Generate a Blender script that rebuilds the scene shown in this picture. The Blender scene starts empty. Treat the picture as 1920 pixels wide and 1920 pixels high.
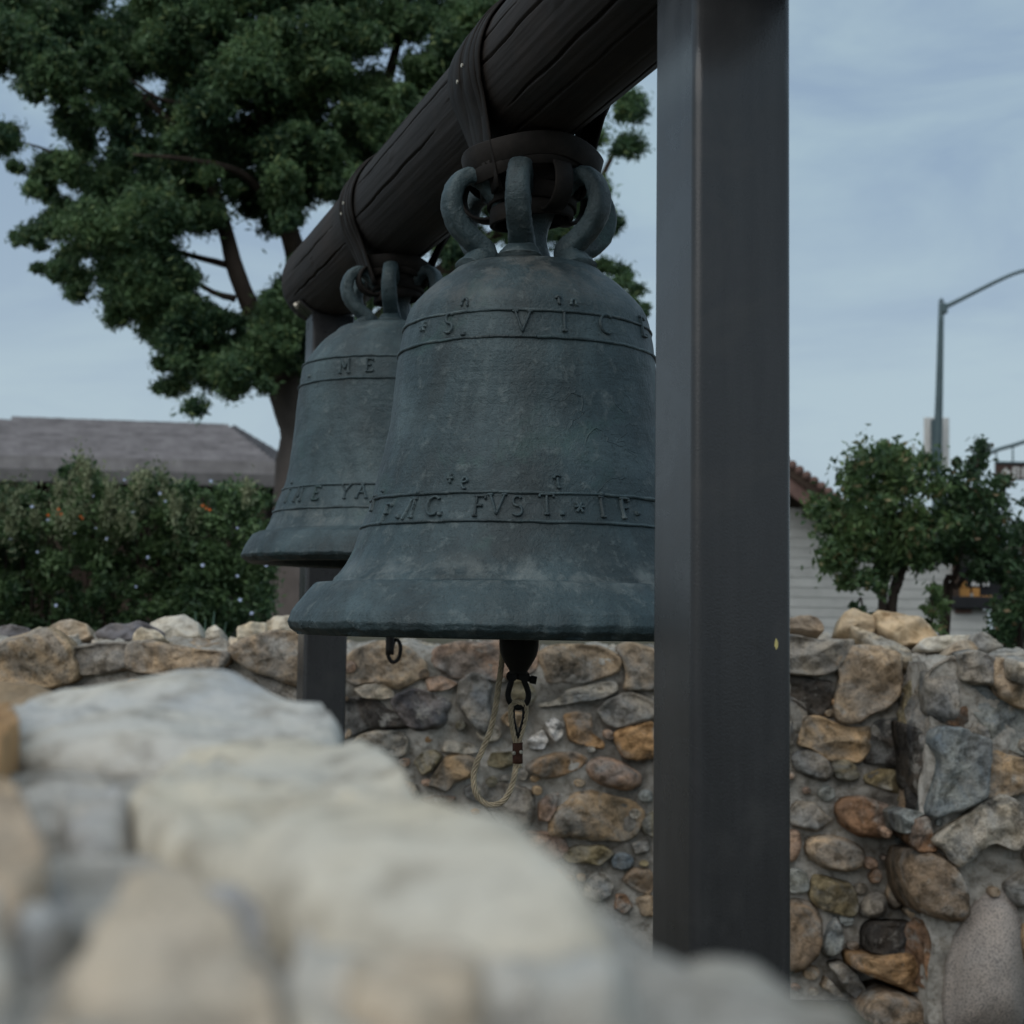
import bpy, math, random
import numpy as np
from mathutils import Vector, noise as mnoise

random.seed(7)
RNG = np.random.default_rng(7)
SC = bpy.context.scene
COL = SC.collection

# ------------------------------------------------------------------ camera
EYE = 1.45                       # lens height above the ground
PITCH, ROLL = math.radians(4.15), 0.016
FPX = 2831.0                     # focal length in pixels of the 1920 px photograph
_f = np.array([0, math.cos(PITCH), math.sin(PITCH)])
_r0 = np.array([1.0, 0, 0]); _u0 = np.cross(_r0, _f)
_r = math.cos(ROLL) * _r0 + math.sin(ROLL) * _u0
_u = np.cross(_r, _f)
CAM = np.array([0, 0, EYE])
cam_data = bpy.data.cameras.new('camera')
cam = bpy.data.objects.new('camera', cam_data); COL.objects.link(cam)
from mathutils import Matrix
cam.matrix_world = Matrix(((_r[0], _u[0], -_f[0], CAM[0]), (_r[1], _u[1], -_f[1], CAM[1]),
                           (_r[2], _u[2], -_f[2], CAM[2]), (0, 0, 0, 1)))
cam_data.sensor_fit = 'HORIZONTAL'; cam_data.sensor_width = 15.6; cam_data.sensor_height = 15.6
cam_data.lens = 15.6 * FPX / 1920.0
cam_data.clip_start = 0.02; cam_data.clip_end = 3000
cam_data.dof.use_dof = True; cam_data.dof.focus_distance = 2.80; cam_data.dof.aperture_fstop = 2.4
SC.camera = cam

# ------------------------------------------------------------------ sky, sun, exposure
SUN_EL, SUN_AZ = math.radians(46), math.radians(-150)      # azimuth from +Y towards +X
world = bpy.data.worlds.new('World'); SC.world = world; world.use_nodes = True
nt = world.node_tree; nt.nodes.clear()
def wn(t, **k):
    n = nt.nodes.new(t)
    for a, b in k.items(): setattr(n, a, b)
    return n
sky = wn('ShaderNodeTexSky', sky_type='NISHITA', sun_disc=False, sun_elevation=SUN_EL, sun_rotation=SUN_AZ)
sky.air_density = 1.0; sky.dust_density = 3.0
bg1 = wn('ShaderNodeBackground'); bg1.inputs[1].default_value = 0.10
bg2 = wn('ShaderNodeBackground'); bg2.inputs[1].default_value = 1.0
mixs = wn('ShaderNodeMixShader'); mixs.inputs[0].default_value = 0.86
wout = wn('ShaderNodeOutputWorld')
tc = wn('ShaderNodeTexCoord'); mp = wn('ShaderNodeMapping')
mp.inputs['Scale'].default_value = (1.6, 1.6, 4.5); mp.inputs['Rotation'].default_value = (0.25, 0.35, 0.5)
nz = wn('ShaderNodeTexNoise'); nz.inputs['Scale'].default_value = 2.2; nz.inputs['Detail'].default_value = 8; nz.inputs['Roughness'].default_value = 0.58
nz.inputs['Distortion'].default_value = 0.5
rp = wn('ShaderNodeValToRGB')
rp.color_ramp.elements[0].position = 0.40; rp.color_ramp.elements[0].color = (0.312, 0.425, 0.556, 1)
rp.color_ramp.elements[1].position = 0.60; rp.color_ramp.elements[1].color = (0.425, 0.560, 0.632, 1)
# overcast sky pales a little towards the horizon
sx = wn('ShaderNodeSeparateXYZ'); hr_ = wn('ShaderNodeMapRange'); hr_.inputs[1].default_value = 0.0; hr_.inputs[2].default_value = 0.30
hr_.inputs[3].default_value = 0.85; hr_.inputs[4].default_value = 0.0
hm = wn('ShaderNodeMix', data_type='RGBA'); hm.inputs[7].default_value = (0.50, 0.60, 0.665, 1)
nt.links.new(tc.outputs['Generated'], sx.inputs[0]); nt.links.new(sx.outputs[2], hr_.inputs[0]); nt.links.new(hr_.outputs[0], hm.inputs[0]); nt.links.new(rp.outputs[0], hm.inputs[6])
for a, b in ((tc.outputs['Generated'], mp.inputs[0]), (mp.outputs[0], nz.inputs['Vector']), (nz.outputs['Fac'], rp.inputs[0]),
             (hm.outputs[2], bg2.inputs[0]), (sky.outputs[0], bg1.inputs[0]), (bg1.outputs[0], mixs.inputs[1]),
             (bg2.outputs[0], mixs.inputs[2]), (mixs.outputs[0], wout.inputs[0])):
    nt.links.new(a, b)
sun_d = bpy.data.lights.new('sun', 'SUN'); sun_d.energy = 1.5; sun_d.angle = math.radians(70); sun_d.color = (1.0, 0.965, 0.92)
sun = bpy.data.objects.new('sun', sun_d); COL.objects.link(sun)
_sd = Vector((math.sin(SUN_AZ) * math.cos(SUN_EL), math.cos(SUN_AZ) * math.cos(SUN_EL), math.sin(SUN_EL)))
sun.rotation_euler = _sd.to_track_quat('Z', 'Y').to_euler()
SC.view_settings.view_transform = 'Standard'; SC.view_settings.look = 'None'
SC.view_settings.exposure = 0.0; SC.view_settings.gamma = 1.0
SC.render.engine = 'CYCLES'
SC.cycles.use_denoising = True
SC.cycles.max_bounces = 6

# ------------------------------------------------------------------ helpers
def W(px, py, d):
    """world point seen at pixel (px,py) of the 1920 px photograph, d metres in front of the lens"""
    return CAM + d * (_f + (px - 960) / FPX * _r - (py - 960) / FPX * _u)
def hit(px, py, p0, n):
    """where the line of sight through a pixel meets a real surface (plane)"""
    v = W(px, py, 1.0) - CAM; n = np.asarray(n, float)
    return CAM + v * ((np.asarray(p0, float) - CAM) @ n) / (v @ n)
def tag(o, label=None, cat=None, group=None, kind=None):
    if label: o['label'] = label
    if cat: o['category'] = cat
    if group: o['group'] = group
    if kind: o['kind'] = kind
    return o
def empty(name, loc, label, cat, group=None):
    o = bpy.data.objects.new(name, None); COL.objects.link(o); o.location = Vector([float(c) for c in loc]); o.empty_display_size = 0.1
    return tag(o, label, cat, group)
def wloc(o):
    p = np.array(o.location, float)
    while o.parent: o = o.parent; p = p + np.array(o.location, float)
    return p
def mesh(name, V, F, mat, parent=None, origin=None, smooth=True, color=None):
    """link world-space vertices/faces as one mesh object"""
    V = np.asarray(V, float)
    if origin is None: origin = V.mean(0) if parent is not None else np.array([V[:, 0].mean(), V[:, 1].mean(), V[:, 2].min()])
    origin = np.asarray(origin, float)
    me = bpy.data.meshes.new(name)
    L = V - origin
    if isinstance(F, np.ndarray) and F.ndim == 2:
        k = F.shape[1]
        me.vertices.add(len(L)); me.vertices.foreach_set('co', L.astype(np.float32).ravel())
        me.loops.add(F.size); me.loops.foreach_set('vertex_index', F.astype(np.int32).ravel())
        me.polygons.add(len(F)); me.polygons.foreach_set('loop_start', (np.arange(len(F)) * k).astype(np.int32))
        me.update(calc_edges=True); me.validate()
    else:
        me.from_pydata([tuple(v) for v in L], [], [tuple(int(i) for i in f) for f in F]); me.update()
    if smooth: me.polygons.foreach_set('use_smooth', [True] * len(me.polygons))
    me.materials.append(mat)
    o = bpy.data.objects.new(name, me); COL.objects.link(o)
    if parent is not None:
        o.parent = parent; o.location = Vector([float(c) for c in origin - wloc(parent)])
    else: o.location = Vector([float(c) for c in origin])
    if color is not None: o.color = (*color, 1)
    return o
class MB:
    """collects pieces of ONE part"""
    def __init__(s): s.V = []; s.F = []; s.n = 0
    def add(s, V, F):
        s.V.append(np.asarray(V, float)); s.F += [tuple(int(i) + s.n for i in f) for f in F]; s.n += len(V); return s
    def build(s, name, mat, parent=None, **k): return mesh(name, np.vstack(s.V), s.F, mat, parent, **k)
def nrm(v): v = np.asarray(v, float); return v / (np.linalg.norm(v) + 1e-12)
def smooth_path(P, n):
    """Catmull-Rom through control points, n samples; works on any columns"""
    P = np.asarray(P, float); m = len(P)
    Q = np.vstack([2 * P[0] - P[1], P, 2 * P[-1] - P[-2]])
    out = []
    for t in np.linspace(0, m - 1 - 1e-9, n):
        i = int(t); u = t - i; a, b, c, d = Q[i], Q[i + 1], Q[i + 2], Q[i + 3]
        out.append(0.5 * ((2 * b) + (c - a) * u + (2 * a - 5 * b + 4 * c - d) * u * u + (3 * b - a - 3 * c + d) * u ** 3))
    return np.array(out)
def frames(P, ref=None, closed=False):
    T = np.gradient(P, axis=0)
    if closed: T = np.roll(P, -1, 0) - np.roll(P, 1, 0)
    T = T / (np.linalg.norm(T, axis=1, keepdims=True) + 1e-12)
    N = np.zeros_like(P)
    n = nrm(np.cross(T[0], ref if ref is not None else ([0, 0, 1] if abs(T[0][2]) < .9 else [1, 0, 0])))
    for i in range(len(P)):
        if ref is not None: n = nrm(np.cross(T[i], ref))
        else: n = nrm(n - T[i] * (n @ T[i]))
        N[i] = n
    return T, N, np.cross(T, N)
def tube(P, R, k=10, closed=False, ref=None, sq=(1, 1), caps=True, jit=0.0, ex=1.0):
    P = np.asarray(P, float); R = np.broadcast_to(np.asarray(R, float), (len(P),))
    T, N, B = frames(P, ref, closed)
    a = np.linspace(0, 2 * np.pi, k, endpoint=False)
    ca, sa = np.sign(np.cos(a)) * np.abs(np.cos(a)) ** ex, np.sign(np.sin(a)) * np.abs(np.sin(a)) ** ex
    V = (P[:, None] + R[:, None, None] * (ca[None, :, None] * N[:, None] * sq[0] + sa[None, :, None] * B[:, None] * sq[1]))
    if jit: V = V + RNG.normal(size=V.shape) * jit
    V = V.reshape(-1, 3); F = []
    m = len(P)
    for i in range(m if closed else m - 1):
        j = (i + 1) % m
        for q in range(k): F.append((i * k + q, i * k + (q + 1) % k, j * k + (q + 1) % k, j * k + q))
    if caps and not closed:
        F.append(tuple(range(k))[::-1]); F.append(tuple((m - 1) * k + q for q in range(k)))
    return V, F
def ribbon(P, Wd, w, t, closed=False):
    """leather ribbon: path P, width direction Wd (per point), width w, thickness t"""
    P = np.asarray(P, float); Wd = np.broadcast_to(np.asarray(Wd, float), P.shape)
    T = (np.roll(P, -1, 0) - np.roll(P, 1, 0)) if closed else np.gradient(P, axis=0)
    V = []
    for i in range(len(P)):
        wd = nrm(Wd[i] - nrm(T[i]) * (Wd[i] @ nrm(T[i]))); nn = nrm(np.cross(T[i], wd))
        ww = w[i] if np.ndim(w) else w
        for a, b in ((-.5, -.3), (-.46, -.5), (.46, -.5), (.5, -.3), (.5, .3), (.46, .5), (-.46, .5), (-.5, .3)):
            V.append(P[i] + wd * a * ww + nn * b * t)
    k = 8; m = len(P); F = []
    for i in range(m if closed else m - 1):
        j = (i + 1) % m
        for q in range(k): F.append((i * k + q, i * k + (q + 1) % k, j * k + (q + 1) % k, j * k + q))
    if not closed: F.append(tuple(range(k))[::-1]); F.append(tuple((m - 1) * k + q for q in range(k)))
    return np.array(V), F
def box(c, ax, s, bev=0.0):
    """box centre c, axes 3x3 rows, full sizes s, with chamfered edges"""
    ax = np.asarray(ax, float); s = np.asarray(s, float) / 2; b = bev
    V = []; idx = {}
    for sx in (-1, 1):
        for sy in (-1, 1):
            for sz in (-1, 1):
                for q in range(3):
                    h = s.copy() - b; h[q] = s[q]
                    idx[(sx, sy, sz, q)] = len(V)
                    V.append(np.asarray(c) + (np.array([sx, sy, sz]) * h) @ ax)
    F = []
    def face(k4): F.append(k4)
    for q in range(3):
        o = [i for i in range(3) if i != q]
        for sgn in (-1, 1):
            cs = []
            for a, d in ((-1, -1), (1, -1), (1, 1), (-1, 1)):
                t = [0, 0, 0]; t[q] = sgn; t[o[0]] = a; t[o[1]] = d; cs.append(idx[(*t, q)])
            face(tuple(cs if (sgn == 1) == (q != 1) else cs[::-1]))
    if b > 0:
        for q in range(3):                      # edges parallel to axis q
            o = [i for i in range(3) if i != q]
            for a in (-1, 1):
                for d in (-1, 1):
                    t0 = [0, 0, 0]; t0[q] = -1; t0[o[0]] = a; t0[o[1]] = d
                    t1 = list(t0); t1[q] = 1
                    F.append((idx[(*t0, o[0])], idx[(*t1, o[0])], idx[(*t1, o[1])], idx[(*t0, o[1])]))
        for sx in (-1, 1):
            for sy in (-1, 1):
                for sz in (-1, 1): F.append(tuple(idx[(sx, sy, sz, q)] for q in range(3)))
    return np.array(V), F
AX = np.eye(3)
def fbm(v, sc, o=4):
    return mnoise.fractal(Vector([float(c) * sc for c in v]), 0.9, 2.0, o, noise_basis='PERLIN_ORIGINAL')

# ------------------------------------------------------------------ materials
def new_mat(name):
    m = bpy.data.materials.new(name); m.use_nodes = True
    t = m.node_tree; b = t.nodes['Principled BSDF']
    return m, t, b
def N(t, ty, **k):
    n = t.nodes.new(ty)
    for a, b in k.items():
        if a in n.inputs: n.inputs[a].default_value = b
        else: setattr(n, a, b)
    return n
def noise_n(t, vec, scale, detail=4, rough=.55, dist=0.0):
    n = N(t, 'ShaderNodeTexNoise'); n.inputs['Scale'].default_value = scale; n.inputs['Detail'].default_value = detail
    n.inputs['Roughness'].default_value = rough; n.inputs['Distortion'].default_value = dist
    if vec is not None: t.links.new(vec, n.inputs['Vector'])
    return n
def ramp(t, fac, stops):
    r = N(t, 'ShaderNodeValToRGB'); e = r.color_ramp.elements
    while len(e) < len(stops): e.new(0.5)
    for i, (p, c) in enumerate(stops):
        e[i].position = p; e[i].color = (*c, 1) if len(c) == 3 else c
    t.links.new(fac, r.inputs[0]); return r
def mixc(t, fac, a, b, mode='MIX'):
    m = N(t, 'ShaderNodeMix', data_type='RGBA', blend_type=mode)
    for s, v in ((m.inputs[0], fac), (m.inputs[6], a), (m.inputs[7], b)):
        if isinstance(v, (int, float)): s.default_value = v
        elif isinstance(v, tuple): s.default_value = (*v, 1)
        else: t.links.new(v, s)
    return m.outputs[2]
def math_n(t, op, a, b=None):
    m = N(t, 'ShaderNodeMath', operation=op)
    for s, v in ((m.inputs[0], a), (m.inputs[1], b)):
        if v is None: continue
        if isinstance(v, (int, float)): s.default_value = v
        else: t.links.new(v, s)
    return m.outputs[0]
def bump(t, b, h, strength, dist, prev=None):
    n = N(t, 'ShaderNodeBump'); n.inputs['Strength'].default_value = strength; n.inputs['Distance'].default_value = dist
    t.links.new(h, n.inputs['Height'])
    if prev is not None: t.links.new(prev, n.inputs['Normal'])
    t.links.new(n.outputs[0], b.inputs['Normal']); return n.outputs[0]
def objvec(t, rnd=True, scale=(1, 1, 1)):
    c = N(t, 'ShaderNodeTexCoord'); m = N(t, 'ShaderNodeMapping'); m.inputs['Scale'].default_value = scale
    t.links.new(c.outputs['Object'], m.inputs[0])
    if rnd:
        oi = N(t, 'ShaderNodeObjectInfo'); cx = N(t, 'ShaderNodeCombineXYZ')
        s = math_n(t, 'MULTIPLY', oi.outputs['Random'], 57.0)
        for i in range(3): t.links.new(s, cx.inputs[i])
        t.links.new(cx.outputs[0], m.inputs['Location'])
    return m.outputs[0]

def stone_material():
    m, t, b = new_mat('fieldstone')
    v = objvec(t); oi = N(t, 'ShaderNodeObjectInfo'); col = oi.outputs['Color']
    n1 = noise_n(t, v, 5.5, 5, .6, .6); n2 = noise_n(t, v, 22, 5, .62); n3 = noise_n(t, v, 120, 3, .6)
    n4 = noise_n(t, v, 3.4, 4, .6, 1.2)
    w = mixc(t, ramp(t, n1.outputs[0], [(.34, (0, 0, 0)), (.66, (1, 1, 1))]).outputs[0], mixc(t, 1.0, col, (.52, .55, .60), 'MULTIPLY'), mixc(t, 1.0, col, (1.22, 1.08, .92), 'MULTIPLY'))
    g = mixc(t, ramp(t, n4.outputs[0], [(.50, (0, 0, 0)), (.64, (.7, .7, .7))]).outputs[0], w, (.235, .235, .225))
    d = mixc(t, ramp(t, n2.outputs[0], [(.38, (1, 1, 1)), (.52, (0, 0, 0))]).outputs[0], g, mixc(t, 1.0, g, (.50, .49, .47), 'MULTIPLY'))
    n5 = noise_n(t, v, 7.5, 6, .7, .8)
    li = mixc(t, ramp(t, n5.outputs[0], [(.59, (0, 0, 0)), (.68, (.8, .8, .8))]).outputs[0], d, (.045, .045, .042))
    ns = noise_n(t, v, 9.5, 7, .72, .5)
    li = mixc(t, ramp(t, ns.outputs[0], [(.55, (0, 0, 0)), (.66, (.78, .78, .78))]).outputs[0], li, (.40, .375, .335))      # mortar smeared over the faces
    s = mixc(t, ramp(t, n3.outputs[0], [(.36, (1, 1, 1)), (.46, (0, 0, 0))]).outputs[0], li, mixc(t, 1.0, li, (.62, .62, .62), 'MULTIPLY'))
    t.links.new(s, b.inputs['Base Color']); b.inputs['Roughness'].default_value = 1.0
    b.inputs['Specular IOR Level'].default_value = .04
    p = bump(t, b, n1.outputs[0], .8, .03)
    p = bump(t, b, n2.outputs[0], 1.0, .016, p); bump(t, b, n3.outputs[0], .7, .004, p)
    return m
def bleached_material():
    m, t, b = new_mat('bleached_sandstone')
    v = objvec(t); oi = N(t, 'ShaderNodeObjectInfo'); col = oi.outputs['Color']
    n1 = noise_n(t, v, 7, 5, .6, .6); n2 = noise_n(t, v, 28, 5, .62); n3 = noise_n(t, v, 150, 3, .6)
    w = mixc(t, ramp(t, n1.outputs[0], [(.34, (0, 0, 0)), (.66, (1, 1, 1))]).outputs[0], mixc(t, 1.0, col, (.86, .89, .94), 'MULTIPLY'), mixc(t, 1.0, col, (1.10, 1.05, .96), 'MULTIPLY'))
    d = mixc(t, ramp(t, n2.outputs[0], [(.34, (1, 1, 1)), (.52, (0, 0, 0))]).outputs[0], w, mixc(t, 1.0, w, (.66, .64, .62), 'MULTIPLY'))
    t.links.new(d, b.inputs['Base Color']); b.inputs['Roughness'].default_value = .92; b.inputs['Specular IOR Level'].default_value = .2
    p = bump(t, b, n1.outputs[0], .5, .02); p = bump(t, b, n2.outputs[0], .8, .010, p); bump(t, b, n3.outputs[0], .5, .003, p)
    return m
def granite_material():
    m, t, b = new_mat('granite_boulder')
    v = objvec(t); oi = N(t, 'ShaderNodeObjectInfo')
    n2 = noise_n(t, v, 8, 4, .6); n3 = noise_n(t, v, 190, 2, .5)
    c = mixc(t, n2.outputs[0], mixc(t, 1.0, oi.outputs['Color'], (.8, .82, .86), 'MULTIPLY'), mixc(t, 1.0, oi.outputs['Color'], (1.15, 1.05, .98), 'MULTIPLY'))
    s = mixc(t, ramp(t, n3.outputs[0], [(.40, (.75, .75, .75)), (.52, (0, 0, 0))]).outputs[0], c, (.10, .09, .085))
    t.links.new(s, b.inputs['Base Color']); b.inputs['Roughness'].default_value = .9; b.inputs['Specular IOR Level'].default_value = .2
    p = bump(t, b, n2.outputs[0], .4, .02); bump(t, b, n3.outputs[0], .35, .003, p)
    return m
def mortar_material(name, lo, mid, hi, stain=.75):
    m, t, b = new_mat(name)
    v = objvec(t, False)
    n1 = noise_n(t, v, 3.2, 6, .65, .5); n2 = noise_n(t, v, 24, 7, .72, .3); n3 = noise_n(t, v, 130, 4, .65); n4 = noise_n(t, v, 1.4, 5, .6, .8)
    c = ramp(t, n1.outputs[0], [(.30, lo), (.50, mid), (.70, hi)]).outputs[0]
    c = mixc(t, ramp(t, n4.outputs[0], [(.52, (0, 0, 0)), (.66, (stain, stain, stain))]).outputs[0], c, (.16, .145, .125))
    d = mixc(t, ramp(t, n2.outputs[0], [(.34, (1, 1, 1)), (.54, (0, 0, 0))]).outputs[0], c, mixc(t, 1.0, c, (.50, .47, .43), 'MULTIPLY'))
    d = mixc(t, ramp(t, n3.outputs[0], [(.56, (0, 0, 0)), (.70, (.6, .6, .6))]).outputs[0], d, mixc(t, 1.0, d, (1.35, 1.32, 1.28), 'MULTIPLY'))
    t.links.new(d, b.inputs['Base Color']); b.inputs['Roughness'].default_value = 1.0; b.inputs['Specular IOR Level'].default_value = .03
    p = bump(t, b, n1.outputs[0], .6, .04); p = bump(t, b, n2.outputs[0], 1.0, .022, p); bump(t, b, n3.outputs[0], .8, .006, p)
    return m
def bronze_material():
    m, t, b = new_mat('weathered_bronze')
    v = objvec(t, True); vs = objvec(t, True, (1, 1, .22)); vh = objvec(t, True, (.35, .35, 9))
    n1 = noise_n(t, v, 4.5, 6, .62, .5); n2 = noise_n(t, v, 34, 6, .7, .3); n3 = noise_n(t, v, 210, 3, .65); st = noise_n(t, vs, 7, 5, .6, .4)
    hz = noise_n(t, vh, 6, 4, .6)
    c = ramp(t, n1.outputs[0], [(.28, (.022, .037, .041)), (.50, (.044, .070, .078)), (.72, (.088, .126, .134))]).outputs[0]
    c = mixc(t, ramp(t, st.outputs[0], [(.38, (.6, .6, .6)), (.54, (0, 0, 0)), (.60, (0, 0, 0)), (.76, (.0, .0, .0))]).outputs[0], c, (.020, .027, .028))
    c = mixc(t, ramp(t, st.outputs[0], [(.60, (0, 0, 0)), (.72, (.45, .45, .45))]).outputs[0], c, (.13, .165, .165))
    c = mixc(t, ramp(t, n2.outputs[0], [(.55, (0, 0, 0)), (.72, (.6, .6, .6))]).outputs[0], c, (.165, .195, .195))
    br = noise_n(t, v, 2.6, 5, .65, .6)
    c = mixc(t, ramp(t, br.outputs[0], [(.60, (0, 0, 0)), (.74, (.22, .22, .22))]).outputs[0], c, (.070, .070, .064))
    gr = noise_n(t, v, 6.3, 5, .6, .6)
    c = mixc(t, ramp(t, gr.outputs[0], [(.62, (0, 0, 0)), (.74, (.55, .55, .55))]).outputs[0], c, (.045, .095, .085))
    c = mixc(t, ramp(t, n3.outputs[0], [(.34, (.7, .7, .7)), (.46, (0, 0, 0))]).outputs[0], c, mixc(t, 1.0, c, (.5, .5, .5), 'MULTIPLY'))
    oz = N(t, 'ShaderNodeTexCoord'); sp_ = N(t, 'ShaderNodeSeparateXYZ'); t.links.new(oz.outputs['Object'], sp_.inputs[0])
    dp = noise_n(t, v, 12, 6, .7, .4)
    band = ramp(t, sp_.outputs[2], [(.070, (0, 0, 0)), (.100, (1, 1, 1)), (.112, (1, 1, 1)), (.150, (0, 0, 0))]).outputs[0]       # lime left on the shelf above the lip
    c = mixc(t, mixc(t, 1.0, band, ramp(t, dp.outputs[0], [(.46, (0, 0, 0)), (.64, (.55, .55, .55))]).outputs[0], 'MULTIPLY'), c, (.205, .225, .215))
    sh_d = ramp(t, sp_.outputs[2], [(.60, (0, 0, 0)), (.72, (1, 1, 1))]).outputs[0]                                               # dust on the shoulder
    c = mixc(t, mixc(t, 1.0, sh_d, ramp(t, dp.outputs[0], [(.46, (0, 0, 0)), (.62, (.6, .6, .6))]).outputs[0], 'MULTIPLY'), c, (.155, .150, .135))
    t.links.new(c, b.inputs['Base Color'])
    b.inputs['Metallic'].default_value = .15
    t.links.new(ramp(t, n2.outputs[0], [(.3, (.42, .42, .42)), (.7, (.66, .66, .66))]).outputs[0], b.inputs['Roughness'])
    b.inputs['Specular IOR Level'].default_value = .42
    wv = noise_n(t, v, 9, 3, .6, .9)
    rd = math_n(t, 'ABSOLUTE', math_n(t, 'SUBTRACT', wv.outputs[0], .5))
    rdr = ramp(t, rd, [(0.0, (1, 1, 1)), (.010, (0, 0, 0))]).outputs[0]
    msk = ramp(t, noise_n(t, v, 3.1, 3, .5).outputs[0], [(.56, (0, 0, 0)), (.66, (1, 1, 1))]).outputs[0]
    rm = mixc(t, 1.0, rdr, msk, 'MULTIPLY')
    p = bump(t, b, n2.outputs[0], .62, .008); p = bump(t, b, hz.outputs[0], .40, .004, p)
    p = bump(t, b, rm, .6, .003, p); bump(t, b, n3.outputs[0], .45, .0025, p)
    return m
def simple(name, col, rough=.6, spec=.4, metal=0.0, var=.25, scale=20, bmp=.2, dist=.004, stretch=(1, 1, 1)):
    m, t, b = new_mat(name); v = objvec(t, True, stretch)
    n1 = noise_n(t, v, scale, 5, .6); n2 = noise_n(t, v, scale * 5, 3, .6)
    lo = tuple(c * (1 - var) for c in col); hi = tuple(min(1, c * (1 + var)) for c in col)
    t.links.new(ramp(t, n1.outputs[0], [(.3, lo), (.7, hi)]).outputs[0], b.inputs['Base Color'])
    b.inputs['Roughness'].default_value = rough; b.inputs['Specular IOR Level'].default_value = spec; b.inputs['Metallic'].default_value = metal
    if bmp:
        p = bump(t, b, n1.outputs[0], bmp, dist); bump(t, b, n2.outputs[0], bmp, dist * .3, p)
    return m
def wood_material():
    m, t, b = new_mat('weathered_log_wood')
    v = objvec(t, False, (9, 9, 1.0)); v2 = objvec(t, False, (1, 1, 1))
    n1 = noise_n(t, v, 3.0, 6, .65, .5); n2 = noise_n(t, v, 14, 4, .6); n3 = noise_n(t, v2, 3, 4, .6)
    c = ramp(t, n1.outputs[0], [(.25, (.012, .0095, .008)), (.52, (.019, .0155, .0135)), (.78, (.030, .026, .024))]).outputs[0]
    c = mixc(t, ramp(t, n3.outputs[0], [(.45, (0, 0, 0)), (.7, (.6, .6, .6))]).outputs[0], c, (.038, .025, .018))
    t.links.new(c, b.inputs['Base Color']); b.inputs['Roughness'].default_value = .78; b.inputs['Specular IOR Level'].default_value = .3
    p = bump(t, b, n1.outputs[0], .16, .003); bump(t, b, n2.outputs[0], .35, .002, p)
    return m
def leaf_material(name, dark, lite, tip=None, tipfac=.0, trans=.25):
    m, t, b = new_mat(name)
    g = N(t, 'ShaderNodeNewGeometry'); tcd = N(t, 'ShaderNodeTexCoord')
    n = noise_n(t, tcd.outputs['Object'], 2.2, 4, .6)
    f = math_n(t, 'ADD', math_n(t, 'MULTIPLY', g.outputs['Random Per Island'], .32), math_n(t, 'SUBTRACT', math_n(t, 'MULTIPLY', n.outputs[0], 1.5), .38))
    c = ramp(t, f, [(.25, dark), (.85, lite)]).outputs[0]
    if tip: c = mixc(t, ramp(t, g.outputs['Random Per Island'], [(1 - tipfac - .02, (0, 0, 0)), (1 - tipfac, (.8, .8, .8))]).outputs[0], c, tip)
    t.links.new(c, b.inputs['Base Color']); b.inputs['Roughness'].default_value = .5; b.inputs['Specular IOR Level'].default_value = .35
    tr = N(t, 'ShaderNodeBsdfTranslucent'); t.links.new(c, tr.inputs[0]); mx = N(t, 'ShaderNodeMixShader'); mx.inputs[0].default_value = trans
    t.links.new(b.outputs[0], mx.inputs[1]); t.links.new(tr.outputs[0], mx.inputs[2])
    t.links.new(mx.outputs[0], t.nodes['Material Output'].inputs[0])
    return m

def steel_material():
    m, t, b = new_mat('dark_painted_steel'); v = objvec(t, False); vs = objvec(t, False, (1, 1, .06))
    n1 = noise_n(t, vs, 30, 6, .65); n2 = noise_n(t, v, 330, 2, .5); n3 = noise_n(t, v, 5, 6, .65, .6); sc_ = noise_n(t, v, 60, 4, .7, 1.0)
    c = ramp(t, n1.outputs[0], [(.35, (.027, .027, .028)), (.65, (.036, .036, .037))]).outputs[0]
    c = mixc(t, ramp(t, n3.outputs[0], [(.52, (0, 0, 0)), (.74, (.30, .30, .30))]).outputs[0], c, (.085, .08, .073))
    c = mixc(t, ramp(t, sc_.outputs[0], [(.725, (0, 0, 0)), (.74, (.8, .8, .8))]).outputs[0], c, (.17, .165, .155))
    t.links.new(c, b.inputs['Base Color'])
    t.links.new(ramp(t, n3.outputs[0], [(.35, (.22, .22, .22)), (.70, (.36, .36, .36))]).outputs[0], b.inputs['Roughness'])
    b.inputs['Specular IOR Level'].default_value = .5
    p = bump(t, b, n2.outputs[0], .22, .0012); bump(t, b, n3.outputs[0], .05, .004, p)
    return m
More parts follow.
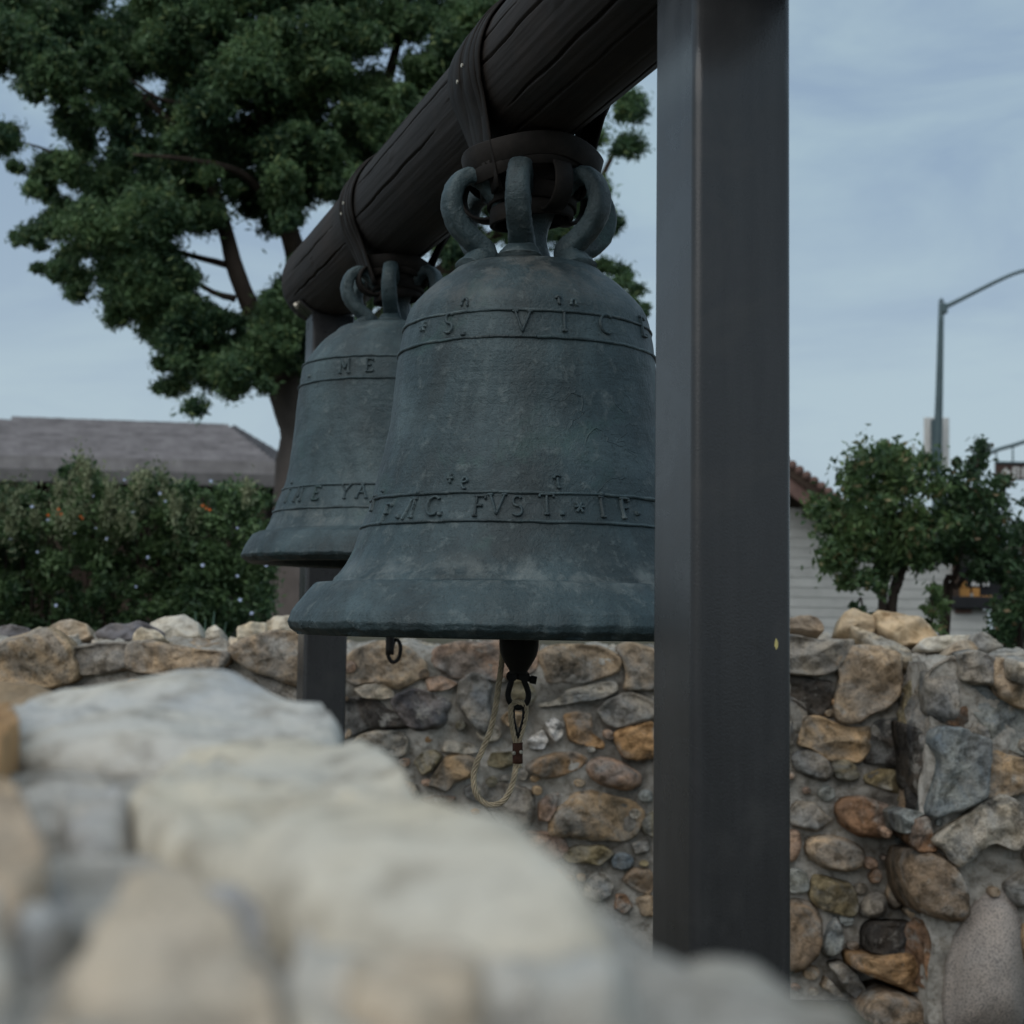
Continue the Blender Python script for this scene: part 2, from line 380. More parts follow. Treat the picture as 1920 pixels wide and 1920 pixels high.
M = dict(
    bleached=bleached_material(), stone=stone_material(), granite=granite_material(), mortar=mortar_material('sandy_lime_mortar', (.29, .268, .235), (.53, .495, .44), (.66, .62, .56)), mortar_pale=mortar_material('pale_lime_mortar', (.50, .475, .43), (.62, .585, .53), (.68, .645, .59), .12), bronze=bronze_material(), wood=wood_material(),
    steel=steel_material(),
    leather=simple('dark_leather', (.015, .012, .010), .75, .25, 0, .5, 22, .5, .003),
    iron=simple('blackened_iron', (.012, .011, .010), .6, .4, .3, .4, 60, .4, .002),
    rust=simple('rusty_ferrule', (.075, .032, .020), .7, .3, .2, .4, 90, .3, .001),
    wire=simple('galvanised_wire', (.56, .46, .32), .6, .5, .35, .35, 60, .2, .001),
    rivet=simple('pale_metal', (.5, .46, .38), .5, .5, .3, .2, 60, .1, .001),
    bark=simple('brown_bark', (.060, .045, .036), .9, .2, 0, .45, 5, .6, .03, (1, 1, .3)),
    smooth_bark=simple('smooth_grey_bark', (.135, .115, .105), .9, .15, 0, .30, 5, .5, .02, (1, 1, .5)),
    pillar=simple('pinkish_concrete', (.155, .138, .128), .9, .2, 0, .22, 9, .3, .01),
    roof=simple('grey_brown_shingle', (.33, .312, .318), .9, .2, 0, .28, 3.0, .3, .01),
    fascia=simple('dark_grey_fascia', (.13, .125, .125), .8, .2, 0, .2, 4, .1, .01),
    wall_dark=simple('brown_wood_wall', (.045, .030, .022), .8, .2, 0, .4, 3, .2, .01),
    wall_pale=simple('pale_grey_plaster', (.42, .42, .40), .9, .2, 0, .14, 4, .3, .01),
    tile=simple('red_brown_tile', (.16, .10, .085), .85, .2, 0, .35, 7, .3, .01),
    black=simple('black_paint', (.010, .010, .012), .6, .3, 0, .2, 8, .05, .002),
    orange=simple('orange_gold_board', (.40, .20, .055), .6, .3, 0, .45, 7, .05, .002),
    white=simple('white_paint', (.62, .62, .60), .6, .3, 0, .08, 8, .05, .002),
    grey=simple('grey_paint', (.30, .31, .30), .6, .3, 0, .1, 8, .05, .002),
    galv=simple('grey_green_galvanised', (.085, .125, .135), .5, .5, .3, .15, 6, .05, .002),
    sign=simple('brown_sign', (.055, .030, .024), .6, .3, 0, .2, 6, .05, .002),
    dirt=None,
    leaf_tree=leaf_material('dark_tree_leaf', (.034, .078, .044), (.180, .290, .125), (.27, .33, .13), .05, .38),
    leaf_hedge=leaf_material('hedge_leaf', (.030, .066, .030), (.14, .22, .085), None, 0, .3),
    leaf_pale=leaf_material('pale_shoot_leaf', (.13, .165, .085), (.29, .31, .18), None, 0, .25),
    leaf_shrub=leaf_material('shrub_leaf', (.034, .072, .032), (.155, .235, .085), (.30, .23, .12), .05, .34),
    leaf_shrub_dark=leaf_material('dark_shrub_leaf', (.018, .042, .020), (.075, .135, .055), (.22, .14, .08), .03, .28),
    petal_blue=simple('pale_blue_petal', (.42, .48, .66), .6, .2, 0, .1, 8, 0),
    petal_orange=simple('orange_petal', (.62, .13, .02), .6, .2, 0, .2, 8, 0),
    agave=simple('agave_leaf', (.055, .115, .075), .5, .4, 0, .2, 8, .1, .002),
    yleaf=simple('dry_yellow_leaf', (.46, .40, .16), .7, .3, 0, .2, 60, .1, .001),
    moss=simple('moss', (.050, .062, .018), .95, .1, 0, .5, 60, .8, .01),
)
def ground_material():
    m, t, b = new_mat('dirt_and_moss'); v = objvec(t, False)
    n1 = noise_n(t, v, 2.2, 6, .65); n2 = noise_n(t, v, 40, 5, .7); n3 = noise_n(t, v, 1.5, 5, .6, .5)
    c = ramp(t, n1.outputs[0], [(.3, (.055, .044, .032)), (.7, (.125, .105, .080))]).outputs[0]
    c = mixc(t, ramp(t, n3.outputs[0], [(.45, (0, 0, 0)), (.6, (.8, .8, .8))]).outputs[0], c, (.060, .066, .026))
    c = mixc(t, ramp(t, n2.outputs[0], [(.56, (0, 0, 0)), (.7, (.7, .7, .7))]).outputs[0], c, (.20, .18, .145))
    t.links.new(c, b.inputs['Base Color']); b.inputs['Roughness'].default_value = .97; b.inputs['Specular IOR Level'].default_value = .1
    p = bump(t, b, n2.outputs[0], .9, .02); return m
M['dirt'] = ground_material()

# ------------------------------------------------------------------ ground
gx = np.concatenate([[-900, -200, -60, -20, -9], np.linspace(-5, 5, 41), [9, 20, 60, 200, 900]])
gy = np.concatenate([[-900, -200, -40, -10, -4], np.linspace(-1, 9, 41), [14, 30, 80, 300, 1500]])
V = []; F = []
for j, y in enumerate(gy):
    for i, x in enumerate(gx):
        z = 0.03 * fbm((x, y, 0), .8) if abs(x) < 6 and -2 < y < 10 else 0
        V.append((x, y, z - .01))
for j in range(len(gy) - 1):
    for i in range(len(gx) - 1):
        a = j * len(gx) + i; F.append((a, a + 1, a + 1 + len(gx), a + len(gx)))
tag(mesh('ground', V, F, M['dirt'], origin=(0, 0, 0)), 'bare earth with moss at the foot of the stone wall', kind='structure')

# ------------------------------------------------------------------ stones
C_ = dict(cap=(.50, .385, .26), tan=(.39, .315, .235), ochre=(.41, .31, .205), orange=(.40, .26, .145), gray=(.275, .262, .24), pale=(.46, .43, .375),
          dark=(.075, .068, .062), pink=(.40, .29, .225), blue=(.285, .315, .32), rust=(.235, .15, .10), granite=(.31, .28, .25),
          cream=(.52, .45, .345), olive=(.25, .22, .145), white=(.62, .62, .60), purple=(.16, .15, .155), brown=(.27, .21, .155))
def make_stone(parent, P3, n, color, out=0.02, bulge=0.03, back=0.10, rough=1.0, mat='stone', roundish=0.0, nseg=44, name='stone', facets=3, under=1.0, grow=1.13):
    """one stone from its outline (world points lying near a plane with normal n)"""
    P3 = np.asarray(P3, float); n = nrm(n); c = P3.mean(0)
    e1 = nrm(np.cross([0, 0, 1] if abs(n[2]) < .9 else [0, 1, 0], n)); e2 = np.cross(n, e1)
    q = np.stack([(P3 - c) @ e1, (P3 - c) @ e2], 1)
    area = .5 * np.sum(q[:, 0] * np.roll(q[:, 1], -1) - np.roll(q[:, 0], -1) * q[:, 1])
    if area < 0: q = q[::-1]; area = -area
    # centroid
    cr = q[:, 0] * np.roll(q[:, 1], -1) - np.roll(q[:, 0], -1) * q[:, 1]
    cen = np.stack([((q + np.roll(q, -1, 0)) * cr[:, None]).sum(0) / (6 * area)])[0]
    size = math.sqrt(area)
    # outline: blend of straight polygon and smooth curve
    qc = np.vstack([q, q[:1]]); seg = np.linalg.norm(np.diff(qc, axis=0), axis=1); cum = np.concatenate([[0], np.cumsum(seg)])
    t = np.linspace(0, cum[-1], nseg, endpoint=False)
    o = np.stack([np.interp(t, cum, qc[:, k]) for k in (0, 1)], 1)
    o *= 1
    for _ in range(1 if roundish < .5 else 4): o = .5 * o + .25 * (np.roll(o, 1, 0) + np.roll(o, -1, 0))
    seed = random.random() * 100
    o = (o - cen) * grow
    for i in range(nseg):
        k = 1 + .075 * rough * fbm((o[i][0] * 9 / 1, o[i][1] * 9, seed), 1.0, 4) + .030 * rough * fbm((o[i][0], o[i][1], seed), 40, 3)
        o[i] *= k
    rings = [(under, -back), (1.0 - (1 - under) * .25, -.020), (.992, -.008), (.965, 0.0), (.91, .006), (.80, 0), (.66, 0), (.50, 0), (.33, 0), (.16, 0)]
    th = [(random.random() * 6.283, random.uniform(.15, .75), random.uniform(.15, .5)) for _ in range(facets)]
    pts = []
    for s, z0 in rings:
        for i in range(nseg):
            p = o[i] * s
            if s > .9: z = z0
            else:
                b = bulge * (1 - s ** (9.0 - 7.0 * roundish))
                pz = min([b] + [bulge * (.25 + a * .9) - g * (p[0] * math.cos(h) + p[1] * math.sin(h)) * (1 - roundish) for h, g, a in th]) if facets else b
                z = .006 + max(pz, -bulge * .3) * min(1, (1 - s) / .18)
            nn = .055 * size * rough * fbm((p[0] + seed, p[1], seed), 5.0 / max(size, .05) * .35, 4) + .007 * rough * fbm((p[0], p[1], seed), 30, 4)
            z += nn * (1 if s < .93 else .5 if s < 1 else .25)
            pts.append((p[0], p[1], z + out))
    pts.append((0, 0, .006 + bulge * .9 + out + .055 * size * rough * fbm((seed, 0, seed), 5.0 / max(size, .05) * .35, 4) - (0 if not facets else .1 * bulge)))
    if facets: pts[-1] = (0, 0, np.mean([p[2] for p in pts[-1 - nseg:-1]]))
    Vv = [c + e1 * (x + cen[0]) + e2 * (y + cen[1]) + n * z for x, y, z in pts]
    Fc = []
    R = len(rings)
    for r in range(R - 1):
        for i in range(nseg):
            j = (i + 1) % nseg; Fc.append((r * nseg + i, r * nseg + j, (r + 1) * nseg + j, (r + 1) * nseg + i))
    for i in range(nseg): Fc.append(((R - 1) * nseg + i, (R - 1) * nseg + (i + 1) % nseg, R * nseg))
    Fc.append(tuple(range(nseg))[::-1])
    k = random.uniform(1.15, 1.4) if parent is back_wall else 1.05
    return mesh(name, Vv, Fc, M[mat], parent, smooth=True, color=tuple(min(.8, a * k) for a in color))

YW, YR, XR = 6.0, 5.66, 1.58            # face of the back wall, face of the nearer right section, where it returns
WT = EYE - .112                           # wall top
back_wall = empty('stone_wall', (-.4, YW, 0), 'low rubble wall of tan and grey fieldstones in mortar running behind the two bells', 'wall', 'rubble walls around the bells')
def zones(ox, oy, sc, lst):
    return [([(ox + x / sc, oy + y / sc) for x, y in pts], c, kw) for pts, c, kw in lst]
A = zones(660, 1180, 3.3103, [
 ([(20,150),(90,110),(200,80),(320,110),(400,170),(455,215),(440,280),(370,310),(330,350),(270,365),(210,335),(120,320),(30,345),(-30,300),(-30,200)],'tan',dict(bulge=.05)),
 ([(25,370),(80,345),(170,335),(260,380),(270,420),(180,435),(60,420)],'pale',dict(bulge=.03)),
 ([(-40,440),(80,425),(160,450),(210,500),(300,540),(350,600),(250,610),(100,615),(-30,670)],'dark',dict(bulge=.04)),
 ([(280,420),(390,375),(480,390),(600,460),(580,560),(540,610),(420,625),(350,590),(300,520),(260,470)],'purple',dict(bulge=.05)),
 ([(505,170),(560,110),(700,80),(920,75),(935,200),(930,310),(840,310),(760,290),(660,300),(590,265),(520,230)],'pink',dict(bulge=.04)),
 ([(955,80),(1150,90),(1140,250),(1000,300),(950,300)],'pink',dict(bulge=.03)),
 ([(460,300),(560,295),(650,340),(600,370),(480,385)],'pink',dict(bulge=.02)),
 ([(670,330),(740,285),(820,300),(860,360),(850,480),(870,560),(830,640),(790,630),(720,560),(660,450)],'gray',dict(bulge=.06)),
 ([(1170,150),(1250,110),(1400,100),(1560,110),(1650,180),(1640,260),(1560,290),(1420,330),(1300,320),(1230,330),(1200,240)],'tan',dict(bulge=.05)),
 ([(1145,440),(1200,410),(1400,365),(1560,325),(1620,330),(1630,380),(1580,420),(1420,450),(1250,470),(1160,480)],'pale',dict(bulge=.03)),
 ([(1650,120),(1700,90),(1850,120),(1950,200),(1950,330),(1850,360),(1740,365),(1690,370),(1710,280),(1690,200)],'tan',dict(bulge=.04)),
 ([(1540,500),(1600,440),(1720,400),(1850,440),(1900,500),(1850,560),(1720,590),(1640,610),(1570,560)],'gray',dict(bulge=.05)),
 ([(1320,540),(1400,520),(1480,535),(1490,600),(1480,640),(1555,690),(1550,730),(1450,720),(1350,690),(1340,620)],'orange',dict(bulge=.03)),
 ([(1200,570),(1250,550),(1310,590),(1300,660),(1260,700),(1210,630)],'white',dict(bulge=.03)),
 ([(1130,660),(1180,630),(1215,690),(1190,740),(1110,740),(1090,690)],'white',dict(bulge=.02)),
 ([(1640,650),(1720,610),(1850,580),(1950,640),(1940,760),(1850,790),(1780,800),(1690,795),(1660,720)],'orange',dict(bulge=.05)),
 ([(1085,850),(1150,800),(1270,765),(1380,770),(1435,810),(1400,860),(1300,905),(1210,920),(1110,890)],'orange',dict(bulge=.05)),
 ([(1450,850),(1530,795),(1650,820),(1790,900),(1780,970),(1690,1000),(1560,970),(1480,910)],'pink',dict(bulge=.06,roundish=.8,facets=0)),
 ([(10,720),(60,660),(160,625),(300,640),(345,700),(320,770),(240,790),(130,760),(10,745)],'pale',dict(bulge=.05)),
 ([(480,960),(530,870),(590,790),(690,780),(790,820),(760,890),(720,920),(640,940),(590,1005),(540,970)],'ochre',dict(bulge=.05)),
 ([(390,820),(440,760),(520,750),(560,790),(500,870),(440,900)],'olive',dict(bulge=.03)),
 ([(590,690),(740,710),(790,760),(700,770),(560,755)],'pale',dict(bulge=.02)),
 ([(870,770),(1000,760),(1040,800),(1000,840),(930,860),(850,840)],'olive',dict(bulge=.02)),
 ([(820,1060),(830,980),(960,960),(1100,1010),(1120,1110),(1090,1220),(1000,1270),(900,1200)],'gray',dict(bulge=.05)),
 ([(1160,1080),(1220,1030),(1280,1020),(1260,1120),(1220,1190),(1160,1180)],'pink',dict(bulge=.02)),
 ([(1245,1180),(1290,1110),(1390,1030),(1480,1010),(1600,1030),(1740,1090),(1780,1160),(1750,1240),(1700,1300),(1560,1300),(1400,1285),(1235,1275)],'ochre',dict(bulge=.07)),
 ([(1310,1400),(1390,1345),(1540,1340),(1610,1390),(1540,1460),(1440,1440),(1340,1440)],'olive',dict(bulge=.04)),
 ([(1740,1330),(1830,1300),(1840,1370),(1760,1390)],'gray',dict(bulge=.02)),
 ([(1690,1560),(1740,1490),(1840,1480),(1900,1560),(1840,1640),(1780,1620)],'brown',dict(bulge=.04)),
 ([(1770,1680),(1840,1650),(1920,1690),(1920,1780),(1800,1770)],'tan',dict(bulge=.04)),
 ([(430,1060),(520,1030),(640,1040),(620,1080),(480,1090)],'pink',dict(bulge=.02)),
 ([(1640,1650),(1700,1650),(1740,1720),(1690,1770),(1630,1730)],'rust',dict(bulge=.03)),
])
R = zones(1470, 1140, 4.2667, [
 ([(-60,240),(40,225),(140,240),(210,260),(400,270),(520,265),(450,400),(400,480),(270,530),(130,525),(-50,500)],'gray',dict(bulge=.08,out=.05)),
 ([(420,440),(480,360),(560,320),(760,340),(880,360),(910,420),(900,600),(870,700),(760,790),(640,850),(520,890),(420,880),(410,700),(450,560)],'tan',dict(bulge=.05,out=.06)),
 ([(-60,540),(40,540),(200,560),(380,600),(370,760),(310,860),(190,820),(90,740),(-40,660)],'dark',dict(bulge=.03,out=-.01)),
 ([(190,880),(290,880),(400,930),(560,960),(670,940),(650,1080),(620,1170),(570,1235),(460,1200),(330,1210),(250,1130),(120,1080)],'ochre',dict(bulge=.05,out=.03)),
 ([(690,930),(820,890),(960,890),(1000,960),(1000,1260),(900,1270),(780,1240),(660,1220),(660,1080)],'dark',dict(bulge=.04,out=.02)),
 ([(-20,720),(40,720),(150,770),(180,840),(120,1000),(60,1090),(-20,1080)],'gray',dict(bulge=.03)),
 ([(70,1190),(160,1130),(280,1160),(370,1240),(380,1330),(330,1390),(210,1350),(110,1300)],'gray',dict(bulge=.07,roundish=.5)),
 ([(380,1220),(480,1200),(560,1260),(600,1340),(560,1380),(430,1370),(390,1300)],'olive',dict(bulge=.04)),
 ([(640,1340),(760,1290),(900,1300),(1020,1340),(1020,1420),(900,1480),(780,1450),(660,1400)],'olive',dict(bulge=.05)),
 ([(920,560),(1000,530),(1080,700),(1040,800),(960,860),(920,780)],'gray',dict(bulge=.05)),
 ([(1380,370),(1520,350),(1650,410),(1650,610),(1560,590),(1500,600),(1430,580),(1390,560)],'gray',dict(y=YR,bulge=.04,out=.05)),
 ([(1660,430),(1760,400),(1920,460),(2000,520),(2000,800),(1920,800),(1820,760),(1700,690),(1650,600)],'tan',dict(y=YR,bulge=.05,out=.06)),
 ([(1420,640),(1520,660),(1640,640),(1690,720),(1830,790),(1920,810),(1990,900),(1990,1160),(1920,1170),(1800,1110),(1660,1060),(1590,980),(1560,900),(1480,820),(1420,720)],'blue',dict(y=YR,bulge=.03,out=.0)),
 ([(1150,520),(1250,440),(1340,400),(1390,420),(1390,560),(1390,760),(1370,880),(1290,900),(1210,850),(1160,830),(1140,680)],'gray',dict(y=YR,bulge=.08,out=-.02)),
 ([(1390,740),(1420,710),(1470,830),(1520,900),(1470,960),(1340,950),(1290,910)],'rust',dict(y=YR,bulge=.02,out=-.03)),
 ([(1180,990),(1290,960),(1450,1000),(1590,1050),(1580,1200),(1570,1480),(1480,1520),(1380,1570),(1240,1610),(1150,1600),(1190,1380),(1240,1190),(1180,1150)],'blue',dict(y=YR,bulge=.03,out=.08,back=.25)),
 ([(1600,1170),(1700,1160),(1850,1210),(1920,1220),(2000,1280),(2000,1440),(1920,1460),(1800,1500),(1640,1510),(1580,1490),(1580,1300)],'ochre',dict(y=YR,bulge=.04,out=.03)),
 ([(1000,950),(1090,990),(1150,1100),(1230,1180),(1190,1400),(1150,1560),(1040,1450),(1030,1250),(1000,1060)],'dark',dict(y=5.74,bulge=.03,out=.02,back=.3)),
 ([(1470,1000),(1550,930),(1610,970),(1620,1040),(1550,1050)],'gray',dict(y=YR,bulge=.04,out=.03)),
])
S = zones(1470, 1480, 4.2667, [
 ([(400,130),(470,60),(600,50),(740,110),(860,140),(880,280),(840,340),(700,370),(560,340),(460,270)],'rust',dict(bulge=.09,out=.05,roundish=.5)),
 ([(40,190),(100,100),(240,110),(320,200),(380,240),(260,330),(150,310),(60,280)],'gray',dict(bulge=.06)),
 ([(-30,330),(110,330),(130,430),(90,560),(-20,580)],'pink',dict(bulge=.05,roundish=.7)),
 ([(170,470),(210,390),(340,380),(500,400),(620,470),(630,580),(560,640),(420,640),(280,600),(200,540)],'tan',dict(bulge=.09,out=.03,roundish=.8,facets=1)),
 ([(670,690),(720,620),(780,660),(760,740),(700,750)],'pink',dict(bulge=.04,roundish=.7)),
 ([(240,690),(320,700),(520,760),(560,850),(560,960),(520,1000),(380,970),(260,930),(210,850),(230,780)],'olive',dict(bulge=.06,out=.03)),
 ([(600,950),(660,850),(760,820),(810,860),(800,980),(720,1030),(630,1010)],'gray',dict(bulge=.07,roundish=.9,facets=0)),
 ([(820,820),(850,700),(910,660),(960,720),(960,860),(900,960),(850,940)],'tan',dict(bulge=.05,roundish=.8,facets=0)),
 ([(980,980),(1020,935),(1075,960),(1070,1020),(1020,1040)],'tan',dict(bulge=.03,roundish=.9,facets=0,y=5.9)),
 ([(1010,560),(1080,500),(1240,530),(1360,620),(1410,720),(1440,830),(1480,920),(1460,1010),(1370,1030),(1200,1000),(1100,960),(1030,860),(1010,700)],'brown',dict(y=YR,bulge=.10,out=.02,roundish=.6,facets=1,back=.3)),
 ([(1020,230),(1150,230),(1180,380),(1200,470),(1080,480),(1010,420)],'rust',dict(y=YR,bulge=.03,out=.03,back=.3)),
 ([(930,200),(1010,170),(1110,200),(1020,230),(1010,340),(960,350)],'blue',dict(y=YR,bulge=.03,out=.02,back=.3)),
 ([(1190,410),(1300,290),(1480,200),(1560,100),(1700,60),(1840,110),(1860,260),(1900,340),(1790,480),(1700,430),(1640,400),(1540,460),(1480,530),(1390,610),(1330,530),(1280,450)],'pale',dict(y=YR,bulge=.06,out=.07,rough=1.6)),
 ([(1760,760),(1850,690),(1920,650),(2000,700),(2000,900),(1920,940),(1860,930),(1790,860)],'gray',dict(y=YR,bulge=.06,roundish=.5)),
 ([(1320,1500),(1350,1300),(1450,1080),(1580,900),(1700,830),(1790,880),(1850,1000),(1870,1200),(1880,1450),(1880,1650),(1860,1900),(1600,2000),(1300,1900),(1300,1700)],'granite',dict(y=YR,bulge=.16,out=.03,roundish=1,facets=0,rough=.35,mat='granite')),
 ([(1860,1180),(1920,1070),(1990,1150),(1990,1420),(1920,1480),(1880,1420)],'ochre',dict(y=YR,bulge=.05,roundish=.5)),
 ([(-40,900),(150,900),(250,960),(300,1080),(280,1250),(200,1400),(100,1450),(-40,1460)],'brown',dict(bulge=.11,roundish=.8,facets=1)),
 ([(300,1200),(340,1090),(410,1020),(450,1080),(475,1180),(440,1290),(370,1340),(300,1290)],'blue',dict(bulge=.06,roundish=.7,facets=1)),
 ([(690,1150),(760,1080),(1100,1090),(1200,1150),(1270,1190),(1280,1220),(1100,1310),(850,1330),(700,1290)],'dark',dict(y=5.84,bulge=.03,back=.25)),
 ([(590,1340),(850,1345),(1100,1315),(1290,1260),(1310,1400),(1300,1540),(1180,1600),(1000,1600),(800,1520),(600,1440)],'orange',dict(y=5.82,bulge=.05,back=.25,rough=1.4)),
 ([(380,1430),(460,1400),(580,1470),(640,1580),(660,1690),(610,1700),(500,1600)],'gray',dict(y=5.92,bulge=.05)),
 ([(330,1600),(370,1530),(420,1590),(480,1660),(400,1650)],'tan',dict(y=5.9,bulge=.04)),
 ([(670,1790),(720,1690),(860,1650),(1000,1680),(1120,1720),(1140,1877),(900,1950),(660,1877)],'brown',dict(y=5.76,bulge=.09,back=.3,roundish=.5)),
 ([(1130,1660),(1240,1630),(1310,1740),(1290,1830),(1230,1870),(1170,1780)],'blue',dict(y=5.74,bulge=.05,back=.25)),
 ([(1280,1140),(1330,1090),(1390,1130),(1380,1200),(1300,1200)],'gray',dict(y=5.72,bulge=.04,roundish=.7)),
 ([(1080,1060),(1280,1090),(1390,1060),(1330,1100),(1270,1180)],'gray',dict(y=5.78,bulge=.02)),
 ([(1860,1800),(1920,1690),(1990,1740),(1960,1860)],'blue',dict(y=YR,bulge=.04)),
 ([(780,330),(820,310),(855,335),(840,385),(800,385)],'pink',dict(y=5.80,bulge=.03,roundish=.9,facets=0)),
])
Lz = zones(0, 1130, 2.7429, [
 ([(-120,260),(0,230),(80,180),(180,160),(240,140),(330,200),(370,270),(380,330),(390,390),(250,420),(100,420),(-100,400)],'cap',dict(bulge=.07,out=.05)),
 ([(370,240),(480,220),(600,210),(700,220),(680,330),(560,360),(420,370)],'gray',dict(bulge=.05,out=.01)),
 ([(690,225),(780,200),(900,222),(1050,252),(1180,262),(1140,340),(1080,380),(900,390),(680,345)],'tan',dict(bulge=.05,out=.06)),
 ([(1190,240),(1280,190),(1420,150),(1530,170),(1640,260),(1600,400),(1540,420),(1420,380),(1300,340),(1220,290)],'tan',dict(bulge=.08,out=.05)),
 ([(1300,370),(1420,400),(1540,440),(1600,500),(1540,530),(1400,480)],'gray',dict(bulge=.03)),
])
placed = []
def add_face(lst):
    for pts, c, kw in lst:
        kw = dict(kw); y = kw.pop('y', YW)
        P3 = [hit(px, py, (0, y, 0), (0, -1, 0)) for px, py in pts]
        kw.setdefault('out', random.uniform(0.006, .022)); kw['out'] = max(kw['out'], .008); kw['bulge'] = kw.get('bulge', .04) * (.75 if kw.get('roundish', 0) < .4 else 1)
        make_stone(back_wall, P3, (random.uniform(-.06, .06), -1, random.uniform(-.02, .10)), C_[c], **kw)
        P = np.array(P3); cc = P.mean(0); placed.append((cc[0], cc[2], np.sqrt(((P - cc) ** 2).sum(1)).mean(), y))
for z in (A, R, S, Lz): add_face(z)
# boulders and slabs lying on the wall top
top_blobs = zones(0, 1130, 2.7429, [
 ([(-60,150),(0,140),(60,120),(140,140),(155,180),(60,215),(-60,215)],'purple',dict(y=6.32)),
 ([(255,150),(310,105),(370,95),(440,120),(475,180),(400,215),(290,205)],'tan',dict(y=6.30)),
 ([(520,170),(580,115),(660,120),(720,95),(780,130),(840,160),(840,200),(700,215),(560,215)],'purple',dict(y=6.30)),
 ([(780,150),(790,110),(850,85),(940,75),(1010,110),(1035,180),(960,200),(830,200)],'pale',dict(y=6.34)),
 ([(1065,160),(1110,120),(1150,150),(1145,195),(1075,195)],'pale',dict(y=6.3)),
 ([(1230,140),(1300,110),(1365,110),(1365,160),(1290,200),(1235,210)],'cream',dict(y=6.22)),
 ([(1365,130),(1420,85),(1480,80),(1560,90),(1560,180),(1380,180)],'cream',dict(y=6.28)),
 ([(160,175),(215,135),(255,150),(260,190),(190,200)],'cream',dict(y=6.2)),
 ([(700,165),(740,140),(800,150),(850,190),(780,215),(700,205)],'cream',dict(y=6.14)),
]) + zones(1470, 1140, 4.2667, [
 ([(-80,120),(40,100),(100,80),(190,75),(260,100),(290,150),(280,200),(-60,200)],'brown',dict(y=6.30)),
 ([(440,190),(480,60),(560,25),(640,60),(705,90),(710,200),(600,230),(500,220)],'cap',dict(y=6.25)),
 ([(740,60),(760,30),(880,50),(1000,75),(1090,90),(1130,160),(1170,240),(1050,285),(930,300),(820,260),(760,150)],'cap',dict(y=6.20)),
 ([(1270,400),(1310,320),(1390,270),(1480,280),(1530,340),(1420,400)],'tan',dict(y=5.85)),
 ([(1055,330),(1120,260),(1280,240),(1490,230),(1510,300),(1300,340),(1150,360)],'pale',dict(y=6.1)),
 ([(1480,260),(1500,225),(1560,205),(1660,260),(1730,320),(1640,360),(1540,350)],'gray',dict(y=6.05)),
])
for pts, c, kw in top_blobs:
    y = kw['y']; P3 = [hit(px, py, (0, y, 0), (0, -1, 0)) for px, py in pts]
    make_stone(back_wall, P3, (0, -1, .25), C_[c], out=.03, bulge=.05, back=.14, rough=1.7, roundish=.0, mat='bleached')
for pts, c, p0, n in ([([(a[0], a[1]) for a in z[0]], z[1], z[2]['p0'], z[2]['n']) for z in zones(1470, 1140, 4.2667, [
 ([(535,150),(600,165),(720,215),(860,270),(1000,330),(1010,390),(960,400),(880,380),(760,320),(640,220)],'cream',dict(p0=(1.45,5.97,EYE-.125),n=(-.12,-.55,.85))),
 ([(40,205),(180,185),(420,222),(560,250),(400,262),(200,252),(40,225)],'pale',dict(p0=(1.2,5.98,EYE-.105),n=(0,-.10,1))),
 ([(1640,360),(1750,325),(1900,350),(1990,390),(1990,470),(1920,455),(1760,400)],'pale',dict(p0=(1.9,5.64,EYE-.10),n=(0,-.16,1))),
])]):
    make_stone(back_wall, [hit(px, py, p0, n) for px, py in pts], n, C_[c], out=0, bulge=.008, back=.07, rough=.6)
for i in range(34):                      # rubble on top of the wall between the larger stones
    x = random.uniform(-2.6, 2.8); y0 = YW if x < XR else YR
    y = y0 + random.uniform(.10, .50); r = random.uniform(.04, .10)
    an = np.sort(RNG.uniform(0, 6.283, 8)); P = [(x + r * random.uniform(.8, 1.3) * math.cos(a), y + r * random.uniform(.6, 1.0) * math.sin(a), WT - .015) for a in an]
    make_stone(back_wall, P, (random.uniform(-.2, .2), random.uniform(-.25, .1), 1), C_[random.choice(['tan', 'pale', 'cream', 'gray', 'pale'])], out=.012, bulge=.03, back=.08, nseg=28)
# smaller stones fill the rest of both faces (behind the post, below the line of sight, beyond the frame)
names = ['tan', 'gray', 'pale', 'ochre', 'pink', 'olive', 'brown', 'gray', 'blue', 'orange']
for r0, tries in ((.15, 260), (.10, 420), (.06, 900), (.038, 1300), (.022, 1500)):
    for i in range(tries):
        x = random.uniform(-2.7, 3.0); z = random.uniform(.03, WT - .06); y = YW if x < XR else YR
        if abs(x - XR) < r0 * .8: continue
        r = r0 * random.uniform(.8, 1.15)
        if z + r * .8 > WT + .01: continue
        if any((x - a) ** 2 + ((z - b) * 1.15) ** 2 < (r * 1.0 + rr * .97) ** 2 for a, b, rr, yy in placed): continue
        k = random.randint(6, 9); a0 = random.random() * 6.28; asp = random.uniform(.6, .95)
        P = [(x + r * random.uniform(.82, 1.12) * math.cos(a0 + 6.283 * q / k), y, z + asp * r * random.uniform(.82, 1.12) * math.sin(a0 + 6.283 * q / k)) for q in range(k)]
        make_stone(back_wall, P, (random.uniform(-.08, .08), -1, random.uniform(-.05, .1)), C_[random.choice(names)], out=random.uniform(.006, .03), bulge=r * .35, roundish=random.choice([0, .3, .8]), nseg=16 if r < .045 else 24 if r < .08 else 32)
        placed.append((x, z, r, y))
